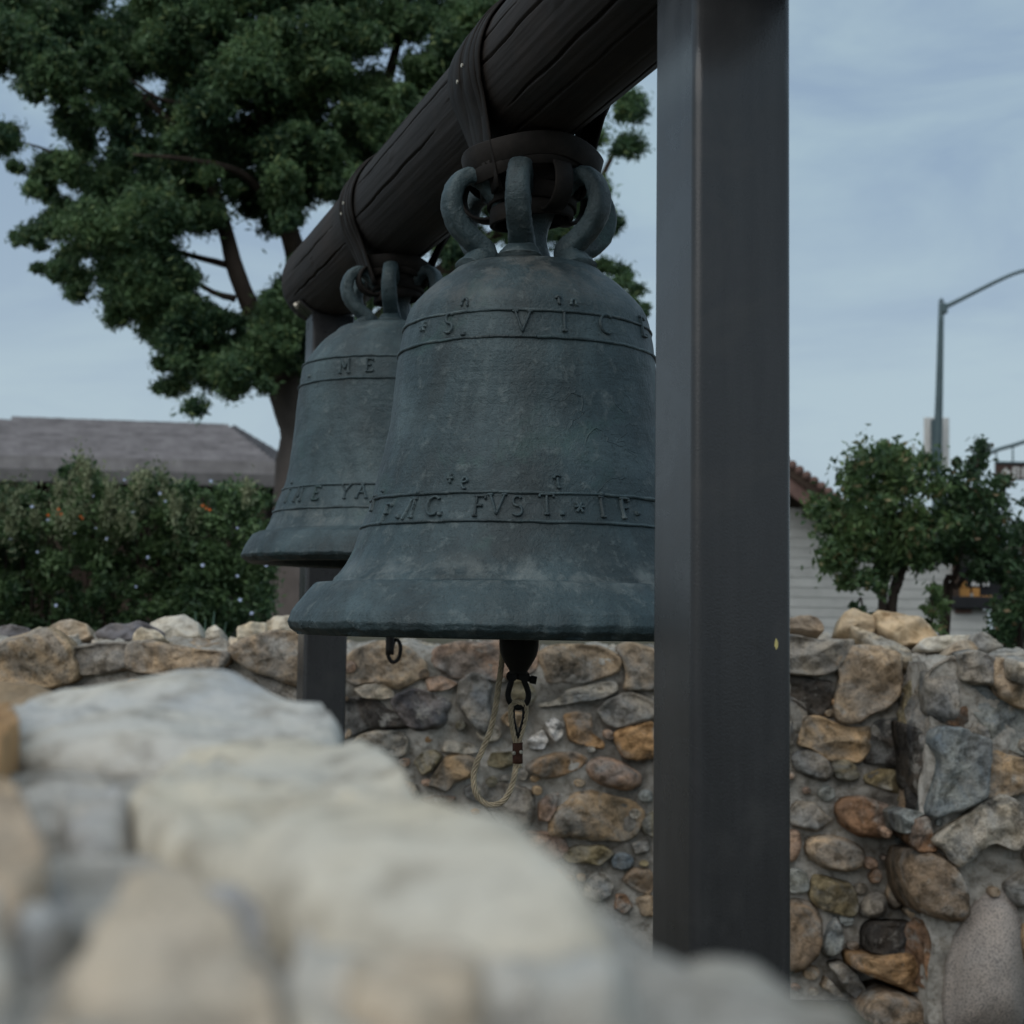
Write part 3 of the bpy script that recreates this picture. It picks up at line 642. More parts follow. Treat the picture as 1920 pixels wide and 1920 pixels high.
# mortar core: front face, return, top and back of the wall in one sheet
def wall_sheet(x0, x1, yf, yb, nx, parent, amp=.026):
    prof = [(yf, z) for z in np.linspace(-.05, WT - .03, 84)] + [(yf + .012, WT - .012), (yf + .03, WT - .004)] + [(y, WT) for y in np.linspace(yf + .06, yb - .05, 12)] + [(yb - .01, WT - .02)] + [(yb, z) for z in np.linspace(WT - .06, -.05, 10)]
    xs = np.linspace(x0, x1, nx); V = []; F = []
    for x in xs:
        for y, z in prof:
            d = amp * fbm((x, z + y, 3.1), 3.2, 5) + .020 * fbm((x, z + y, 9), 11, 4)
            up = 1 if z > WT - .03 else 0
            ex = (.05 * fbm((y * 2, z, 5), 3.0, 4) - .02) if x in (x0, x1) else 0
            V.append((x + ex, y - (d - .004 if y < (yf + yb) / 2 and not up else 0), z + (d * 1.4 if up else 0)))
    m = len(prof)
    for i in range(nx - 1):
        for j in range(m - 1): F.append((i * m + j, i * m + j + 1, (i + 1) * m + j + 1, (i + 1) * m + j)[::-1])
    F.append(tuple(range(m))); F.append(tuple((nx - 1) * m + j for j in range(m))[::-1])
    return mesh('mortar_core', V, F, M['mortar'], parent)
for pts, c in (([(YR + .02, .62), (YR + .16, .60), (YR + .20, .80), (YR + .12, .98), (YR + .02, .95)], 'dark'), ([(YR + .03, 1.0), (YR + .17, .99), (YR + .22, 1.15), (YR + .05, 1.27)], 'gray'),
               ([(YR + .2, .7), (YR + .32, .72), (YR + .32, .95), (YR + .22, .93)], 'brown'), ([(YR + .03, .40), (YR + .2, .38), (YR + .24, .55), (YR + .05, .58)], 'gray'), ([(YR + .03, .12), (YR + .24, .12), (YR + .2, .34), (YR + .05, .33)], 'rust'), ([(YR + .2, 1.02), (YR + .32, 1.0), (YR + .32, 1.2), (YR + .24, 1.24)], 'olive')):
    make_stone(back_wall, [(XR - .01, y, z) for y, z in pts], (-1, -.15, .05), C_[c], out=.02, bulge=.03)
wall_sheet(-2.9, XR + .1, YW, YW + .52, 320, back_wall)
wall_sheet(XR, 3.1, YR, YR + .86, 120, back_wall)

# ------------------------------------------------------------------ near wall, under and left of the lens
near_wall = empty('stone_wall', (-.3, .6, 0), 'pale blurred top of a rubble wall close in front, lower left', 'wall', 'rubble walls around the bells')
HM = .104
def near_face(d): return .100 - .353 * (d - .41)      # its inner face
nx, ny = 46, 90
V = []; F = []
ys = np.linspace(-.9, 1.75, ny)
for y in ys:
    xe = near_face(y) - .012
    row = [(xe + .01, -.05), (xe + .01, EYE - HM - .30), (xe + .008, EYE - HM - .12), (xe + .004, EYE - HM - .04), (xe, EYE - HM - .012)]
    row += [(xe - .01 - t, EYE - HM) for t in np.linspace(0, .62, nx)] + [(xe - .66, EYE - HM - .3), (xe - .66, -.05)]
    for x, z in row:
        top = z > EYE - HM - .005
        d = .011 * fbm((x, y, 1.7), 12, 5)
        V.append((x + (0 if top else d), y, z + (d if top else 0)))
m = nx + 7
for j in range(ny - 1):
    for i in range(m - 1): F.append((j * m + i, (j + 1) * m + i, (j + 1) * m + i + 1, j * m + i + 1)[::-1])
F.append(tuple(range(m))); F.append(tuple((ny - 1) * m + i for i in range(m))[::-1])
mesh('mortar_core', V, F, M['mortar_pale'], near_wall)
UP = (0, 0, 1)
def top_stone(px, h, c, plan=False, n=UP, **kw):
    P = [(x, y, EYE - h) for x, y in px] if plan else [hit(x, y, (0, 0, EYE - h), UP) for x, y in px]
    kw = dict(dict(out=0, bulge=.012, back=.09, rough=.7, nseg=56, mat='bleached', under=.95, grow=1.0), **kw)
    make_stone(near_wall, P, n, c, **kw)
top_stone([(-.33,.99),(-.24,.955),(-.17,.95),(-.125,.975),(-.108,1.03),(-.125,1.12),(-.165,1.24),(-.26,1.30),(-.36,1.26),(-.39,1.10)], .079, (.50,.485,.45), True, n=(.02, -.10, 1), out=0, bulge=.018, roundish=.3, facets=2, rough=.8)
top_stone([(-.66,1.36),(-.50,1.33),(-.435,1.38),(-.43,1.50),(-.52,1.62),(-.68,1.60)], .085, (.30,.22,.14), True, bulge=.035)
top_stone([(225,1490),(330,1425),(500,1405),(640,1402),(720,1425),(790,1490),(900,1556),(1000,1615),(1100,1675),(1165,1735),(1185,1775),(1100,1758),(900,1745),(700,1742),(570,1730),(480,1650),(380,1605),(260,1550)], .088, (.56,.515,.43), bulge=.006, back=.06)
top_stone([(540,1765),(700,1775),(900,1770),(1080,1775),(1190,1800),(1205,1920),(1220,2060),(900,2100),(600,2080),(520,1900)], .102, (.48,.45,.40), bulge=.010)
top_stone([(60,1960),(150,1810),(250,1715),(330,1702),(420,1765),(520,1890),(560,2000),(400,2080),(150,2080)], .100, (.50,.42,.325), bulge=.014)
top_stone([(-160,1470),(0,1475),(60,1530),(105,1640),(40,1690),(-150,1660)], .085, (.42,.335,.25), bulge=.018)
top_stone([(1225,1856),(1300,1836),(1400,1840),(1475,1872),(1560,1912),(1640,1960),(1600,2090),(1240,2080)], .112, (.33,.315,.29), bulge=.003, roundish=.9, facets=0)
top_stone([(-40,1335),(20,1330),(40,1370),(0,1395),(-40,1390)], .075, (.42,.26,.13), bulge=.012)
top_stone([(-200,1740),(-40,1760),(40,1840),(20,1960),(-150,1990),(-300,1900)], .10, (.42,.39,.34), bulge=.018)
top_stone([(110,1500),(190,1470),(240,1520),(250,1600),(180,1640),(120,1600)], .100, (.46,.43,.39), bulge=.005, nseg=32)
top_stone([(300,1640),(420,1650),(520,1720),(500,1760),(400,1730),(310,1690)], .104, (.42,.41,.40), bulge=.004, nseg=32)
top_stone([(20,1720),(110,1690),(150,1740),(90,1820),(20,1830)], .101, (.46,.44,.41), bulge=.005, nseg=32)
top_stone([(640,1830),(800,1810),(930,1830),(900,1900),(760,1920),(650,1890)], .097, (.46,.40,.33), bulge=.005, nseg=36)
top_stone([(980,1850),(1100,1820),(1180,1850),(1170,1940),(1020,1950)], .097, (.44,.42,.38), bulge=.005, nseg=36)
for d, w in ((1.48, .2), (.20, .2), (-.05, .22), (-.35, .24), (-.65, .22)):
    for k in range(3):
        x = near_face(d) - .11 - k * .2; r = w * .5
        P = [(x + r * .85 * math.cos(a) * random.uniform(.85, 1.1), d + r * math.sin(a) * random.uniform(.85, 1.1)) for a in np.linspace(0, 6.283, 9)[:-1]]
        top_stone(P, .105 + .008 * k, C_[random.choice(['pale', 'cream', 'gray', 'tan'])], True, bulge=.014, nseg=32)
_fn = nrm((1, .353, 0))
for i in range(60):                       # inner face of the near wall
    d = random.uniform(-.8, 1.7); z = random.uniform(.06, EYE - HM - .12); r = random.uniform(.05, .11)
    if any((d - a) ** 2 + (z - b) ** 2 < (r + q) ** 2 * 1.1 for a, b, q in globals().setdefault('np_', [])): continue
    np_.append((d, z, r)); c0 = np.array([near_face(d), d, z]); e = nrm((-.353, 1, 0))
    P = [c0 + e * r * math.cos(a) * random.uniform(.85, 1.15) + np.array([0, 0, .75 * r * math.sin(a) * random.uniform(.85, 1.15)]) for a in np.linspace(0, 6.283, 9)[:-1]]
    make_stone(near_wall, P, _fn, C_[random.choice(names)], out=.012, bulge=.02, nseg=24)

# ------------------------------------------------------------------ log, posts
def log_c(y): return np.array([.0521 - .3065 * (y - 3), y, EYE + 1.128 + .0413 * (y - 3)])
def log_r(y): return .143 + .0038 * (y - 3)
LA = nrm((-.3065, 1, .0413)); LE = nrm(np.cross(LA, (0, 0, 1))); LU = np.cross(LE, LA)    # axis, right, up
def on_log(y, ang, rr):
    """ang from straight down, positive towards the right"""
    return log_c(y) + rr * (math.sin(ang) * LE - math.cos(ang) * LU)
na, nl = 420, 170
ang = np.linspace(-np.pi, np.pi, na, endpoint=False); ysl = np.linspace(1.86, 5.55, nl)
cracks = [(-1.45, 1.9, 3.3, .007, .10), (-.72, 1.9, 3.0, .009, .05), (-1.75, 2.7, 4.25, .010, -.03), (-1.2, 3.3, 4.3, .007, .06), (-.35, 2.0, 3.6, .005, .08), (-2.1, 3.4, 5.2, .006, .05),
          (-1.0, 4.4, 5.40, .010, .02), (-1.5, 4.5, 5.3, .006, .0), (.4, 2.0, 5.0, .008, .05), (2.0, 2.2, 5.0, .01, .1), (-2.6, 2.2, 4.4, .008, .08)]
V = []
for y in ysl:
    e = min(1.0, (5.55 - y) / .07); e2 = min(1.0, (y - 1.86) / .05)
    rb = log_r(y) * (.90 + .10 * math.sqrt(max(0, e))) * (.94 + .06 * e2)
    for a in ang:
        r = rb * (1 + .014 * fbm((math.cos(a), math.sin(a), y * .5), 1.3, 3)) + .0009 * fbm((math.cos(a) * 5, math.sin(a) * 5, y * .5), 2.2, 3)
        for ca, y0, y1, dep, wob in cracks:
            if y0 < y < y1:
                da = abs(a - (ca + .35 * wob * math.sin(y * 2.1 + ca * 7) + .03 * fbm((y, ca, 0), 6, 3))) * rb
                w = .0042 * min(1, (y - y0) / .25) * min(1, (y1 - y) / .25)
                if da < w: r -= dep * 1.3 * (1 - da / w)
        for ka, ky in ((-1.25, 2.55), (-1.6, 3.75), (-1.3, 4.9)):
            dk = math.hypot((a - ka) * rb, y - ky)
            if dk < .035: r += .006 * math.cos(dk / .035 * 3.14) * (1 - dk / .035) - .004 * (dk < .008)
        V.append(on_log(y, a, r))
F = [(i * na + j, (i + 1) * na + j, (i + 1) * na + (j + 1) % na, i * na + (j + 1) % na) for i in range(nl - 1) for j in range(na)]
F.append(tuple(range(na))); F.append(tuple((nl - 1) * na + j for j in range(na))[::-1])
lg = mesh('log_beam', V, F, M['wood'], origin=log_c(1.86))
# local z along the log so that the grain follows it
Rm = Matrix(((-LE[0], LU[0], LA[0]), (-LE[1], LU[1], LA[1]), (-LE[2], LU[2], LA[2])))
lg.rotation_euler = Rm.to_euler()
lg.data.transform(Rm.to_4x4().inverted())
tag(lg, 'thick weathered dark log beam with long cracks carrying both bells', 'beam')

def rounded_post(name, cx, cy, ztop, label, lean=0.0):
    e = nrm((LA[0], LA[1], 0)); s = np.array([e[1], -e[0], 0]); hw = .076; rc = .014
    root = empty(name, (cx, cy, 0), label, 'post', 'steel posts of the bell frame')
    prof = []
    for sx, sy, a0 in ((1, 1, 0), (-1, 1, 90), (-1, -1, 180), (1, -1, 270)):
        for q in range(7):
            a = math.radians(a0 + 15 * q); prof.append((sx * (hw - rc) + rc * math.cos(a), sy * (hw - rc) + rc * math.sin(a)))
    zs = np.linspace(0.0, ztop, 12); V = []; k = len(prof)
    for z in zs:
        for a, b in prof: V.append(np.array([cx + lean * (z - 1.45), cy, z]) + a * s + b * e)
    F = [(i * k + j, i * k + (j + 1) % k, (i + 1) * k + (j + 1) % k, (i + 1) * k + j) for i in range(len(zs) - 1) for j in range(k)]
    F.append(tuple((len(zs) - 1) * k + j for j in range(k)))
    o = mesh('tube', V, F, M['steel'], root, smooth=True)
    # shade the flats flat: hard-ish edges by face area
    o.data.polygons.foreach_set('use_smooth', [True] * len(o.data.polygons))
    mod = o.modifiers.new('weighted', 'WEIGHTED_NORMAL'); mod.keep_sharp = True
    A3 = np.array([s, e, [0, 0, 1]])
    mesh('base_plate', *box((cx, cy, .008), A3, (.27, .27, .016), .003), M['steel'], root, smooth=False)
    for i in (-1, 1):
        for j in (-1, 1):
            V, F = tube([(cx, cy, .016) + i * .105 * s + j * .105 * e, (cx, cy, .036) + i * .105 * s + j * .105 * e], .011, 6)
            mesh('anchor_bolt', V, F, M['iron'], root, smooth=False)
    # saddle that cradles the log
    P = [on_log(cy, a, log_r(cy) + .006) for a in np.linspace(-.85, .85, 25)]
    mesh('log_saddle', *ribbon(P, LA, .14, .010), M['steel'], root, smooth=False)
    b = log_c(cy) + LE * -.0 - LU * .0
    for sg in (-1, 1):
        p = on_log(cy, sg * .8, log_r(cy) + .010); nrm_ = nrm(p - log_c(cy))
        V, F = tube([p, p + nrm_ * .012], .012, 6); mesh('bolt_head', V, F, M['rivet'], root, smooth=False)
    return root
p0 = log_c(2.17); rounded_post('steel_post', .302, 2.172, p0[2] - log_r(2.17) - .004, 'dark painted square steel post close to the lens, right of the large bell', lean=-.004)
p1 = log_c(5.33); rounded_post('steel_post', -.660, 5.33, p1[2] - log_r(5.33) - .004, 'dark square steel post far behind the bells under the log end')
# yellow leaf stuck to the near post
c = hit(1453, 1207, (.302 + .1, 2.172 - .077, 1.4), (LA[0], LA[1], 0)); c = c - nrm((LA[0], LA[1], 0)) * .003
V = [c + W(1453 + a, 1207 + b, 2.1) - W(1453, 1207, 2.1) for a, b in ((0, -10), (3, -3), (3, 5), (0, 11), (-3, 4), (-2, -4))]
V += [v - nrm((LA[0], LA[1], 0)) * .0015 for v in V]
tag(mesh('fallen_leaf', V, [(0, 1, 2, 3, 4, 5), (11, 10, 9, 8, 7, 6)] + [(i, (i + 1) % 6, (i + 1) % 6 + 6, i + 6) for i in range(6)], M['yleaf'], smooth=False), 'tiny dry yellow leaf stuck on the near steel post', 'leaf')

# ------------------------------------------------------------------ bells
def make_bell(name, axis, zlip, prof, bands, label, seedv, chips):
    ax, ay = axis
    root = empty(name, (ax, ay, zlip), label, 'bell', 'bronze mission bells')
    pr = np.array(prof, float)
    # dense profile by linear arc-length resample, lightly smoothed except at the lip
    seg = np.concatenate([[0], np.cumsum(np.linalg.norm(np.diff(pr, axis=0), axis=1))])
    sl = seg[np.searchsorted(pr[:, 1], .125)]
    t = np.concatenate([np.linspace(0, sl, 70), np.linspace(sl, seg[-1], 110)[1:]]); d = np.stack([np.interp(t, seg, pr[:, k]) for k in (0, 1)], 1)
    for _ in range(3):
        d2 = d.copy(); d2[1:-1] = .5 * d[1:-1] + .25 * (d[:-2] + d[2:]); w = np.clip((d[:, 1] - .115) / .02, 0, 1)[:, None]; w[-3:] = 0; d = d * (1 - w) + d2 * w
    zz = d[:, 1]; lipn = len(d)
    inner = [(pr[0][0] - .006, -.009), (pr[0][0] - .03, -.010), (pr[0][0] - .07, -.004)] + [(max(.02, np.interp(z, zz, d[:, 0]) - .06 + .02 * min(1, z / .3)), z) for z in np.linspace(.03, pr[-1][1] - .06, 24)] + [(.001, pr[-1][1] - .05)]
    full = np.vstack([np.array([(.001, pr[-1][1])]), d[::-1], np.array(inner)])
    ns = 220; V = []
    th = np.linspace(0, 2 * np.pi, ns, endpoint=False)
    for i, (r, z) in enumerate(full):
        for a in th:
            x, y = math.sin(a), -math.cos(a)
            k = .0016 * fbm((x * r + seedv, y * r, z), 7, 4) + .0007 * fbm((x * r + seedv, y * r, z), 26, 3)
            dz = 0
            if i <= lipn and z < .05:
                ch = fbm((x * 1.1 + seedv, y * 1.1, 0.3), 11, 5); w = (1 - z / .05)
                k += -.009 * max(0, ch - .05) * w * 1.5 - chips * .009 * w * math.exp(-((((a + 3.1416) % 6.2832) - 3.1416 + 1.32) / .16) ** 2) * (1 + .8 * ch) + .004 * fbm((x + seedv, y, z), 18, 3) * w
                dz = .010 * max(0, ch) * w * (1 - w) * 2 + .004 * fbm((x * 2 + seedv, y * 2, 4), 9, 4) * w
            V.append((ax + (r + k) * x, ay + (r + k) * y, zlip + z + dz))
    n = len(full)
    F = [(i * ns + j, i * ns + (j + 1) % ns, (i + 1) * ns + (j + 1) % ns, (i + 1) * ns + j) for i in range(n - 1) for j in range(ns)]
    body = mesh('bell_body', V, [f[::-1] for f in F], M['bronze'], root, origin=(ax, ay, zlip))
    rz = lambda z: float(np.interp(z, zz, d[:, 0]))
    # raised cords that frame the two inscription bands
    for zb in bands:
        P = []
        for a in np.linspace(0, 2 * np.pi, 200, endpoint=False):
            z = zb + .0016 * fbm((math.sin(a) * 2 + seedv, math.cos(a) * 2, zb), 3, 3); r = rz(z) + .0008
            P.append((ax + r * math.sin(a), ay - r * math.cos(a), zlip + z))
        P = np.array(P); R_ = [.0034 + .0010 * fbm((p[0] * 30, p[1] * 30, zb * 9), 1, 3) for p in P]
        V, F = tube(P, R_, 7, closed=True, ref=(0, 0, 1)); mesh('raised_cord', V, F, M['bronze'], body, origin=(ax, ay, zlip))
    root['_b'] = body.name
    return root, rz
def theta_at(axis, z, r, px, py):
    v = W(px, py, 1.0) - CAM; o = CAM[:2] - np.array(axis); dh = v[:2]
    a = dh @ dh; b = 2 * o @ dh; c = o @ o - r * r; disc = b * b - 4 * a * c
    t = (-b - math.sqrt(max(disc, 0))) / (2 * a); p = o + t * dh
    return math.atan2(p[0], -p[1]), CAM[2] + t * v[2]
def arc(cx, cy, rx, ry, a0, a1, n=14): return [(cx + rx * math.cos(math.radians(a)), cy + ry * math.sin(math.radians(a))) for a in np.linspace(a0, a1, n)]
GL = {  # strokes in a unit-high box, x measured in heights
 'S': [arc(0, .74, .22, .24, 35, 270) + arc(0, .26, .24, .25, 90, -150)],
 'V': [[(-.36, 1), (0, 0), (.36, 1)], [(-.5, 1), (-.22, 1)], [(.22, 1), (.5, 1)]],
 'I': [[(0, 0), (0, 1)], [(-.13, 0), (.13, 0)], [(-.13, 1), (.13, 1)]],
 'C': [arc(.1, .5, .42, .5, 45, 315)],
 'E': [[(-.2, 0), (-.2, 1)], [(-.3, 1), (.26, 1), (.26, .86)], [(-.2, .52), (.14, .52)], [(-.3, 0), (.28, 0), (.28, .15)]],
 'F': [[(-.2, 0), (-.2, 1)], [(-.3, 1), (.26, 1), (.26, .84)], [(-.2, .52), (.14, .52)], [(-.32, 0), (-.08, 0)]],
 'T': [[(0, 0), (0, 1)], [(-.36, .84), (-.34, 1), (.34, 1), (.36, .84)], [(-.13, 0), (.13, 0)]],
 'M': [[(-.36, 0), (-.3, 1), (0, .3), (.3, 1), (.36, 0)], [(-.48, 0), (-.24, 0)], [(.24, 0), (.48, 0)], [(-.4, 1), (-.26, 1)], [(.26, 1), (.4, 1)]],
 'Y': [[(-.32, 1), (0, .5), (.32, 1)], [(0, .5), (0, 0)], [(-.13, 0), (.13, 0)], [(-.42, 1), (-.2, 1)], [(.2, 1), (.42, 1)]],
 'A': [[(-.36, 0), (0, 1), (.36, 0)], [(-.2, .4), (.2, .4)], [(-.47, 0), (-.23, 0)], [(.23, 0), (.47, 0)], [(-.13, 1), (.13, 1)]],
 '*': [[(-.28, .5), (.28, .5)], [(-.16, .22), (.16, .78)], [(-.16, .78), (.16, .22)]],
 '.': [[(-.11, .12), (.11, .12)], [(0, .02), (0, .22)]],
 'n': [arc(0, .45, .3, .45, 175, 5) + [(.3, .1), (.45, .02)], [(-.3, .45), (-.38, .05)]],
 '+': [[(-.3, .5), (.3, .55)], [(0, .1), (.05, .95)]],
 'e': [[(-.2, .52), (.2, .6)] + arc(0, .5, .24, .42, 30, 300)],
 't': [arc(0, .75, .25, .2, 200, 20), [(0, .75), (.06, .0)], [(.0, .0), (.2, .05)]],
 '/': [[(-.15, 0), (.2, 1)], [(.1, 1), (.3, 1)]],
}
def letter(root, rz, axis, zlip, ch, px, py, hpx, rot=0.0):
    z = .3; 
    for _ in range(6):
        th, zw = theta_at(axis, z, rz(z), px, py); z = zw - zlip
    r = rz(z); dist = axis[1] - r; h = hpx * dist / FPX
    mb = MB(); sw = .0070 if ch != '.' else .011
    for st in GL[ch]:
        P2 = np.array(st, float); seg = np.concatenate([[0], np.cumsum(np.linalg.norm(np.diff(P2, axis=0), axis=1))])
        n = max(4, int(seg[-1] * 14)); t = np.linspace(0, seg[-1], n); Q = np.stack([np.interp(t, seg, P2[:, k]) for k in (0, 1)], 1)
        Q = Q + [.018 * fbm((q[0] + px, q[1], 2), 3, 2) for q in Q for _ in (0,)][0] if False else Q
        Vs = []
        Tt = np.gradient(Q, axis=0)
        for i in range(n):
            nn = nrm((-Tt[i][1], Tt[i][0])); wob = 1 + .25 * fbm((Q[i][0] * 4 + px, Q[i][1] * 4, 1), 2, 2)
            for off, up in ((-.5, -.004), (-.26, .0052), (.26, .0052), (.5, -.004)):
                x = Q[i][0] * h + nn[0] * off * sw * wob; y = (Q[i][1] - .5) * h + nn[1] * off * sw * wob
                x, y = x * math.cos(rot) - y * math.sin(rot), x * math.sin(rot) + y * math.cos(rot)
                zz = z + y; rr = rz(zz) + up; a = th + x / r
                Vs.append((axis[0] + rr * math.sin(a), axis[1] - rr * math.cos(a), zlip + zz))
        Fs = [(i * 4 + k, i * 4 + k + 1, (i + 1) * 4 + k + 1, (i + 1) * 4 + k) for i in range(n - 1) for k in range(3)]
        Fs += [(0, 1, 2, 3)[::-1], tuple((n - 1) * 4 + k for k in range(4))]
        mb.add(Vs, Fs)
    mb.build('raised_letter', M['bronze'], bpy.data.objects[root['_b']])

BX1, BZ1 = (.0255, 3.0842), EYE - .022
prof1 = [(.462, -.004), (.474, .004), (.4785, .016), (.4705, .036), (.4430, .0696), (.4245, .0905), (.4195, .0940), (.3895, .0955), (.3860, .0985), (.3840, .1040), (.3760, .1115), (.3593, .1357), (.3491, .1575), (.3341, .201), (.3168, .2449), (.301, .3106), (.2892, .3655), (.2785, .4206), (.2721, .4758), (.2679, .531), (.2612, .5754), (.2484, .6425), (.2357, .6652), (.2143, .6885), (.1895, .7118), (.165, .728), (.158, .7335), (.1555, .741), (.133, .748), (.100, .752)]
bell1, rz1 = make_bell('bell', BX1, BZ1, prof1, (.613, .560, .260, .206), 'large green-grey bronze bell in the middle, the nearer of the two', 1.3, 1)
for ch, px, py, hp in (('*', 795, 612, 34), ('S', 843, 606, 40), ('.', 871, 612, 40), ('V', 980, 602, 40), ('I', 1058, 602, 38), ('C', 1134, 607, 38), ('E', 1204, 613, 38),
                       ('n', 873, 566, 18), ('t', 1047, 562, 16), ('n', 1075, 566, 14), ('t', 702, 942, 34), ('F', 726, 962, 38), ('.', 752, 954, 40), ('/', 764, 956, 38), ('I', 776, 952, 36), ('C', 811, 948, 36), ('.', 828, 950, 36),
                       ('F', 900, 948, 38), ('V', 932, 945, 38), ('S', 970, 948, 38), ('T', 1025, 945, 38), ('.', 1053, 950, 34), ('*', 1086, 950, 36), ('I', 1128, 950, 38), ('F', 1172, 953, 38), ('.', 1192, 950, 34),
                       ('.', 789, 908, 40), ('+', 845, 897, 22), ('e', 872, 905, 26), ('t', 1045, 902, 26), ('.', 1126, 913, 36), ('.', 722, 908, 34)):
    letter(bell1, rz1, BX1, BZ1, ch, px, py, hp)
BX2, BZ2 = (-.3428, 4.2979), EYE + .1626
prof2 = [(.408, -.004), (.4185, .002), (.4226, .010), (.416, .0271), (.404, .050), (.392, .068), (.374, .077), (.358, .080), (.3535, .086), (.3443, .1042), (.3350, .132), (.3237, .1652), (.3096, .1959), (.3, .2265), (.29, .3027), (.28, .3793), (.2745, .4558), (.2697, .5019), (.2634, .5482), (.2446, .5799), (.2197, .6119), (.196, .636), (.176, .650), (.170, .655), (.167, .664), (.140, .672), (.100, .676)]
bell2, rz2 = make_bell('bell', BX2, BZ2, prof2, (.550, .488, .196, .133), 'smaller grey bronze bell behind and left of the large bell', 8.7, 0)
for ch, px, py, hp in (('.', 582, 696, 26), ('M', 647, 686, 26), ('E', 693, 684, 24), ('I', 540, 929, 26), ('M', 561, 927, 26), ('E', 594, 924, 26), ('Y', 648, 921, 26), ('A', 679, 920, 26), ('.', 703, 922, 26), ('.', 551, 896, 24)):
    letter(bell2, rz2, BX2, BZ2, ch, px, py, hp)

def crown(root, axis, zlip, path, ztop, a0, ths, sc):
    ax, ay = axis
    for i in range(6):
        a = math.radians(a0 + 60 * i + ths[i]); e = np.array([math.sin(a), -math.cos(a), 0]); tn = np.array([math.cos(a), math.sin(a), 0])
        P = smooth_path(path, 44); P3 = np.array([np.array([ax, ay, zlip]) + r * e + np.array([0, 0, z]) for r, z, w in P])
        Rr = np.array([w * (1 + .05 * fbm((r * 30 + i * 9, z * 30, 1), 1, 2)) for r, z, w in P])
        V, F = tube(P3, Rr, 20, ref=tn, sq=(.84, 1.04), jit=.0007, ex=.62)
        mesh('crown_loop', V, F, M['bronze'], root)
    zs = np.linspace(path[0][1] - .01, ztop, 14)
    P3 = [(ax, ay, zlip + z) for z in zs]; V, F = tube(P3, [.05 * sc + .012 * sc * math.cos(k / 13 * 6.28) for k in range(14)], 16, jit=.0005)
    mesh('crown_core', V, F, M['bronze'], root)
pth = [(.120, .733, .046), (.108, .755, .036), (.100, .776, .0275), (.124, .796, .0245), (.155, .822, .0240), (.172, .856, .0235), (.171, .889, .0225), (.155, .918, .0215), (.130, .929, .0205), (.103, .920, .020), (.08, .895, .019), (.06, .872, .019)]
crown(bell1, BX1, BZ1, pth, .90, -8, (0, 2, -3, 3, -2, 2), 1.0)
pth2 = [(r * .86, .664 + (z - .738) * .86, w * .86) for r, z, w in pth]
crown(bell2, BX2, BZ2, pth2, .80, -4, (0, -2, 3, 0, 2, -3), .86)

# clappers
def clapper(root, axis, zlip, zt, zb, r, z_bulb):
    pts = [(.018, zt), (.018, z_bulb + .28), (.022, z_bulb + .12), (r * .85, z_bulb + .07), (r, z_bulb + .04), (r * 1.03, z_bulb + .01), (r * 1.02, z_bulb - .004), (r * .93, z_bulb - .020), (r * .72, z_bulb - .036), (r * .5, z_bulb - .050), (r * .46, zb)]
    P = smooth_path([(axis[0], axis[1], zlip + z, rr) for rr, z in pts], 40)
    V, F = tube(P[:, :3], P[:, 3], 18, ref=(0, 1, 0)); return mesh('clapper', V, F, M['iron'], root)
clapper(bell1, (.0185, 3.0842), BZ1, .70, -.084, .0390, -.026)
clapper(bell2, (-.3400, 4.2979), BZ2, .62, -.262, .026, -.15)

# shackle, thimble eye and wire rope below the large bell's clapper
D = 3.083
sh = empty('shackle', W(972, 1290, D), 'black iron bow shackle hanging from the clapper of the large bell', 'shackle')
P = smooth_path([W(960, 1262, D), W(959, 1276, D), W(955, 1290, D), W(952.5, 1304, D), W(957, 1317, D), W(971, 1326, D), W(986, 1319, D), W(991, 1304, D), W(988, 1290, D), W(983, 1277, D), W(982, 1264, D)], 60)
V, F = tube(P, .0062, 10); mesh('bow', V, F, M['iron'], sh)
for x in (959.5, 983):
    V, F = tube([W(x, 1268, D - .011), W(x, 1268, D + .011)], .0115, 16); mesh('eye', V, F, M['iron'], sh, smooth=False)
V, F = tube([W(952, 1265, D), W(997, 1274, D)], .0062, 10); mesh('pin', V, F, M['iron'], sh)
V, F = tube([W(994, 1273.5, D), W(1006, 1276, D)], .0082, 8); mesh('pin_head', V, F, M['iron'], sh, smooth=False)
rope = empty('wire_rope', W(930, 1500, D), 'twisted wire rope hanging in a loop below the large bell', 'rope')
path = smooth_path([W(946, 1150, D + .02), W(943.5, 1200, D + .01), W(941, 1240, D), W(934, 1290, D), W(928.5, 1330, D), W(919, 1370, D), W(905, 1405, D), W(892, 1435, D), W(888, 1462, D), W(893, 1488, D), W(908, 1505, D), W(926, 1509, D), W(945, 1500, D), W(958, 1478, D), W(965, 1452, D), W(968.5, 1428, D), W(969.5, 1400, D),
                    W(966, 1388, D - .002), W(961.5, 1368, D - .003), W(958, 1340, D - .003), W(959, 1325, D - .003), W(966, 1317, D - .003), W(976, 1317, D - .003), W(985, 1325, D), W(985.5, 1338, D), W(980, 1365, D), W(974, 1386, D), W(971.5, 1400, D), W(971.5, 1428, D), W(973.5, 1440, D)], 420)
seg = np.concatenate([[0], np.cumsum(np.linalg.norm(np.diff(path, axis=0), axis=1))])
T, Nn, B = frames(path)
mb = MB()
for s in range(5):
    ph = seg / .062 * 2 * np.pi + s * np.pi * .4
    P = path + .0039 * (np.cos(ph)[:, None] * Nn + np.sin(ph)[:, None] * B)
    mb.add(*tube(P, .0025, 5))
mb.add(*tube(path, .0022, 5))
mb.build('cable', M['wire'], rope)
